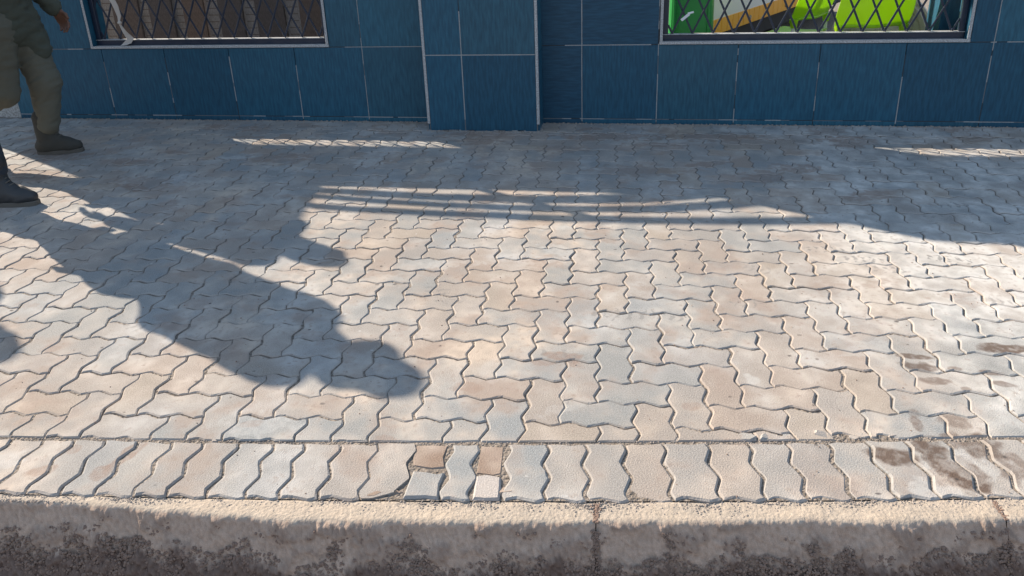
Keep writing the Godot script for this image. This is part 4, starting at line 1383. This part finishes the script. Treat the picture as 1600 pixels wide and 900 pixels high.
func hand_bones(wrist: Vector3, down: Vector3, fwd: Vector3, thumb: Vector3) -> Array:
	# down: along the fingers; fwd: normal of the back of the hand; thumb: towards the thumb side
	var out := []
	var palm := wrist + down * 0.045
	for i in 4:
		var s := (1.5 - i) * 0.019
		var root := wrist + down * (0.085 - 0.004 * absf(i - 1.2)) + thumb * s
		out.append([wrist + down * 0.012 + thumb * s * 0.7, root, 0.0155, 0.0125])
		var l: float = [0.040, 0.045, 0.042, 0.033][i]
		var curl := -fwd
		var p1 := root + (down * 0.93 + curl * 0.3).normalized() * l
		var p2 := p1 + (down * 0.75 + curl * 0.65).normalized() * l * 0.62
		var p3 := p2 + (down * 0.5 + curl * 0.85).normalized() * l * 0.5
		out.append([root, p1, 0.0095, 0.0085]); out.append([p1, p2, 0.0085, 0.0078]); out.append([p2, p3, 0.0078, 0.0066])
	var t0 := wrist + down * 0.03 + thumb * 0.026
	var t1 := t0 + (down * 0.75 + thumb * 0.55 - fwd * 0.2).normalized() * 0.042
	var t2 := t1 + (down * 0.95 + thumb * 0.1 - fwd * 0.25).normalized() * 0.03
	out.append([palm, t0, 0.016, 0.0135]); out.append([t0, t1, 0.0125, 0.0098]); out.append([t1, t2, 0.0098, 0.008])
	return out

# pose: joints in metres round the pelvis; faces +x, the right hand side is +z
func make_person(label: String, at: Vector3, turn: float, j: Dictionary, mats: Dictionary, s: int, girth := 1.0) -> void:
	var p := thing("person", label, "person", at, turn)
	var skin := soft()
	var full := [
		[j.hip_l, j.knee_l, 0.078, 0.052], [j.knee_l, j.ankle_l, 0.052, 0.036], [j.hip_r, j.knee_r, 0.078, 0.052], [j.knee_r, j.ankle_r, 0.052, 0.036],
		[j.hip_l, j.hip_r, 0.085, 0.085], [j.pelvis, j.chest, 0.105, 0.12], [j.chest, j.neck, 0.10, 0.055], [j.shoulder_l, j.shoulder_r, 0.06, 0.06], [j.neck, j.head, 0.052, 0.05],
		[j.shoulder_l, j.elbow_l, 0.046, 0.036], [j.elbow_l, j.wrist_l, 0.035, 0.026], [j.shoulder_r, j.elbow_r, 0.046, 0.036], [j.elbow_r, j.wrist_r, 0.035, 0.026],
		[j.ankle_l, j.ankle_l + Vector3(0.05, -0.045, 0), 0.034, 0.026], [j.ankle_r, j.ankle_r + Vector3(0.05, -0.045, 0), 0.034, 0.026]]
	flesh(skin, full, 0.017, 0.05)
	# head with a face
	var h: Vector3 = j.head
	var hb := [[h + Vector3(-0.015, 0.035, 0), h + Vector3(0.005, 0.03, 0), 0.086, 0.083], [h + Vector3(0.02, -0.03, 0), h + Vector3(0.045, -0.075, 0), 0.06, 0.038], [h + Vector3(0.078, 0.015, 0), h + Vector3(0.104, -0.022, 0), 0.010, 0.015],
		[h + Vector3(0.074, 0.035, 0.02), h + Vector3(0.062, 0.035, 0.05), 0.016, 0.016], [h + Vector3(0.074, 0.035, -0.02), h + Vector3(0.062, 0.035, -0.05), 0.016, 0.016],
		[h + Vector3(0.083, -0.052, 0.016), h + Vector3(0.083, -0.052, -0.016), 0.0105, 0.0105], [h + Vector3(0.078, -0.068, 0.014), h + Vector3(0.078, -0.068, -0.014), 0.011, 0.011],
		[h + Vector3(-0.005, 0.02, 0.088), h + Vector3(0.0, -0.02, 0.084), 0.017, 0.011], [h + Vector3(-0.005, 0.02, -0.088), h + Vector3(0.0, -0.02, -0.084), 0.017, 0.011],
		[h + Vector3(-0.02, -0.06, 0), h + Vector3(-0.03, -0.12, 0), 0.05, 0.052]]
	flesh(skin, hb, 0.007, 0.02)
	for side in ["l", "r"]:
		var wr: Vector3 = j["wrist_" + side]
		var dn: Vector3 = (wr - j["elbow_" + side]).normalized()
		var thumb := Vector3(1, 0, 0)
		thumb = (thumb - dn * thumb.dot(dn)).normalized()
		var out := thumb.cross(dn)
		if (side == "r") != (out.z > 0): out = -out
		flesh(skin, hand_bones(wr, dn, out, thumb), 0.0042, 0.009)
	part(p, "body", finish(skin), M.skin)
	var eyes := surf()
	for z in [-0.032, 0.032]:
		add_lathe(eyes, Transform3D(Basis(Vector3.FORWARD, PI / 2), h + Vector3(0.075, 0.018, z)), [Vector2(0, -0.01), Vector2(0.010, -0.004), Vector2(0.011, 0.002), Vector2(0.006, 0.008), Vector2(0, 0.009)], 10)
	part(p, "eyes", done(eyes), M.hair)
	var hair := soft()
	flesh(hair, [[h + Vector3(-0.03, 0.05, 0), h + Vector3(0.0, 0.058, 0), 0.088, 0.082], [h + Vector3(-0.05, 0.0, 0), h + Vector3(-0.05, -0.03, 0), 0.06, 0.045]], 0.012, 0.03)
	part(p, "hair", finish(hair), M.hair)
	# clothes
	var tr := soft()
	var cuff_l: Vector3 = j.knee_l.lerp(j.ankle_l, 0.74); var cuff_r: Vector3 = j.knee_r.lerp(j.ankle_r, 0.74)
	flesh(tr, stout([[j.hip_l, j.knee_l, 0.108, 0.086], [j.knee_l, cuff_l, 0.086, 0.066], [j.hip_r, j.knee_r, 0.108, 0.086], [j.knee_r, cuff_r, 0.086, 0.066], [j.hip_l, j.hip_r, 0.112, 0.112], [j.pelvis, j.pelvis + Vector3(0, 0.09, 0), 0.115, 0.115],
		[j.hip_l.lerp(j.knee_l, 0.55) + Vector3(-0.02, 0, -0.055), j.hip_l.lerp(j.knee_l, 0.8) + Vector3(-0.02, 0, -0.05), 0.06, 0.06], [j.hip_r.lerp(j.knee_r, 0.55) + Vector3(-0.02, 0, 0.055), j.hip_r.lerp(j.knee_r, 0.8) + Vector3(-0.02, 0, 0.05), 0.06, 0.06]], girth), 0.010, 0.03, 0.010, s)
	var trousers := part(p, "trousers", finish(tr), mats.trousers)
	# cargo pocket flaps
	for side in [-1, 1]:
		var hp: Vector3 = j.hip_l if side < 0 else j.hip_r
		var kn: Vector3 = j.knee_l if side < 0 else j.knee_r
		var ax := (hp - kn).normalized()
		var mid := hp.lerp(kn, 0.52) + Vector3(-0.02, 0, side * 0.118 * girth)
		var fb := surf()
		add_bar(fb, mid - ax * 0.035, mid + ax * 0.03, 0.14, 0.02, Vector3(0, 0, 1), 0.006)
		part(trousers, "pocket_flap", done(fb), mats.trousers)
	var jk := soft()
	flesh(jk, stout([[j.pelvis + Vector3(0.06, -0.02, -0.08), j.pelvis + Vector3(0.10, -0.20, -0.09), 0.09, 0.075], [j.pelvis + Vector3(0, -0.02, 0), j.chest, 0.14, 0.15], [j.pelvis + Vector3(-0.01, -0.05, -0.09), j.pelvis + Vector3(-0.01, -0.05, 0.09), 0.105, 0.105], [j.chest, j.neck + Vector3(0, 0.0, 0), 0.13, 0.095], [j.chest + Vector3(0, 0.04, -0.1), j.chest + Vector3(0, 0.04, 0.1), 0.115, 0.115], [j.shoulder_l, j.shoulder_r, 0.078, 0.078],
		[j.shoulder_l, j.elbow_l, 0.076, 0.062], [j.elbow_l, j.elbow_l.lerp(j.wrist_l, 0.9), 0.062, 0.05], [j.shoulder_r, j.elbow_r, 0.076, 0.062], [j.elbow_r, j.elbow_r.lerp(j.wrist_r, 0.9), 0.062, 0.05]], girth), 0.012, 0.05, 0.018, s + 3)
	part(p, "jacket", finish(jk), mats.jacket)
	var cp := soft()
	flesh(cp, [[h + Vector3(-0.012, 0.078, 0), h + Vector3(0.0, 0.082, 0), 0.088, 0.084], [h + Vector3(0.09, 0.072, -0.03), h + Vector3(0.09, 0.072, 0.03), 0.024, 0.024], [h + Vector3(0.06, 0.075, -0.05), h + Vector3(0.06, 0.075, 0.05), 0.02, 0.02]], 0.011, 0.02)
	if mats.get("hat"):
		var ht := surf()
		add_lathe(ht, Transform3D(Basis.IDENTITY, h + Vector3(-0.005, 0.045, 0)), [Vector2(0.0, 0.10), Vector2(0.075, 0.098), Vector2(0.10, 0.075), Vector2(0.106, 0.02), Vector2(0.15, -0.02), Vector2(0.152, -0.026), Vector2(0.104, 0.008), Vector2(0.0, 0.01)], 26)
		part(p, "hat", done(ht), mats.hat)
	if mats.get("cap"): part(p, "cap", finish(cp), mats.cap)
	for side in ["l", "r"]:
		boot(p, j["ankle_" + side], j["foot_" + side], mats.boot, s)

# a laced boot: ankle joint and (pitch, yaw) of the foot
func boot(p: Node, ankle: Vector3, turn: Vector2, mat: Material, s: int) -> void:
	var b := Node3D.new()
	b.name = "boot"
	p.add_child(b, true)
	b.transform = Transform3D(Basis(Vector3.UP, turn.y) * Basis(Vector3.BACK, turn.x), ankle)
	# local: ankle at the origin, sole at y = -0.095
	var y0 := -0.078
	var up := soft()
	flesh(up, [[Vector3(-0.055, -0.05, 0), Vector3(0.02, -0.045, 0), 0.044, 0.046], [Vector3(0.02, -0.045, 0), Vector3(0.12, -0.052, 0.004), 0.046, 0.044], [Vector3(0.12, -0.052, 0.004), Vector3(0.165, -0.056, 0.0), 0.043, 0.034],
		[Vector3(-0.02, -0.03, 0), Vector3(-0.015, 0.06, 0), 0.054, 0.054], [Vector3(-0.015, 0.06, 0), Vector3(-0.005, 0.15, 0), 0.054, 0.066], [Vector3(0.03, 0.005, 0), Vector3(0.10, -0.03, 0), 0.040, 0.034]], 0.008, 0.03, 0.004, s, y0)
	var u := part(b, "upper", finish(up), mat)
	var out := PackedVector2Array()
	for k in 28:
		var a := TAU * k / 28
		var x := cos(a) * 0.148 + 0.053
		var wide := 0.049 if x > 0.02 else 0.042
		out.append(Vector2(x, signf(sin(a)) * pow(absf(sin(a)), 0.6) * wide))
	part(b, "sole", slab(out, 0.0, 0.003, 0.004, y0 + 0.004, -0.1, 0.0, 0.0), M.sole)
	for k in 5:
		var t := k / 4.0
		var lc := surf()
		var c := Vector3(0.098 - 0.062 * t, 0.005 + 0.068 * t, 0)
		add_tube(lc, [c + Vector3(-0.012, -0.004, -0.022), c + Vector3(0.0, 0.003, 0), c + Vector3(-0.012, -0.004, 0.022)], 0.0035, 0.0035, 6)
		part(u, "lace", done(lc), M.sole)

func make_people() -> void:
	var a := {pelvis = Vector3(0, 0.90, 0), chest = Vector3(0.04, 1.20, 0), neck = Vector3(0.06, 1.36, 0), head = Vector3(0.08, 1.46, 0),
		hip_l = Vector3(0, 0.88, -0.09), knee_l = Vector3(0.10, 0.49, -0.08), ankle_l = Vector3(0.03, 0.10, -0.07), foot_l = Vector2(0.0, 0.25),
		hip_r = Vector3(0, 0.88, 0.10), knee_r = Vector3(-0.05, 0.47, 0.12), ankle_r = Vector3(-0.40, 0.29, 0.12), foot_r = Vector2(-0.75, 0.0),
		shoulder_l = Vector3(0.05, 1.33, -0.18), elbow_l = Vector3(0.10, 1.07, -0.24), wrist_l = Vector3(0.165, 0.935, -0.25),
		shoulder_r = Vector3(0.05, 1.33, 0.18), elbow_r = Vector3(-0.06, 1.08, 0.22), wrist_r = Vector3(-0.20, 0.90, 0.22)}
	make_person("person in olive uniform and laced boots walking right at the left edge", w(-29.15, 0, -9.0), 0.0, a, {trousers = M.olive, jacket = M.olive_dark, boot = M.boot, cap = M.olive_dark}, 5, 1.08)
	var b := {pelvis = Vector3(0, 0.98, 0), chest = Vector3(0.04, 1.38, 0), neck = Vector3(0.07, 1.57, 0), head = Vector3(0.10, 1.68, 0),
		hip_l = Vector3(0, 0.96, -0.085), knee_l = Vector3(-0.14, 0.53, -0.02), ankle_l = Vector3(-0.50, 0.18, 0.05), foot_l = Vector2(-0.5, 0.0),
		hip_r = Vector3(0, 0.96, 0.10), knee_r = Vector3(0.15, 0.53, 0.15), ankle_r = Vector3(0.24, 0.10, 0.17), foot_r = Vector2(0.0, 0.05),
		shoulder_l = Vector3(0.04, 1.52, -0.18), elbow_l = Vector3(0.0, 1.22, -0.21), wrist_l = Vector3(0.12, 1.02, -0.13),
		shoulder_r = Vector3(0.04, 1.52, 0.18), elbow_r = Vector3(0.0, 1.22, 0.21), wrist_r = Vector3(0.12, 1.02, 0.13)}
	make_person("person whose dark boot steps in at the left edge, nearer than the olive uniform", w(-27.6, 0, -2.85), 0.0, b, {trousers = M.navy_cloth, jacket = M.navy_cloth, boot = M.boot_black, hat = M.navy_cloth}, 25, 1.16)
	make_person("person beyond the left edge whose shadow touches the lower left pavers", w(-40.8, 0, -3.5), 0.0, b, {trousers = M.olive_dark, jacket = M.olive, boot = M.boot_black}, 45, 1.0)

func _ready() -> void:
	rng.seed = 1
	make_view()
	make_materials()
	print("materials ", Time.get_ticks_msec())
	make_pavement()
	print("pavement ", Time.get_ticks_msec())
	make_kerb()
	print("kerb ", Time.get_ticks_msec())
	make_wall()
	make_grille(0, "black diamond folding grille in the left window, before brown boards")
	make_grille(1, "black diamond folding grille in the right window, before lime chair")
	make_yard()
	print("yard ", Time.get_ticks_msec())
	make_people()
	print("people ", Time.get_ticks_msec())
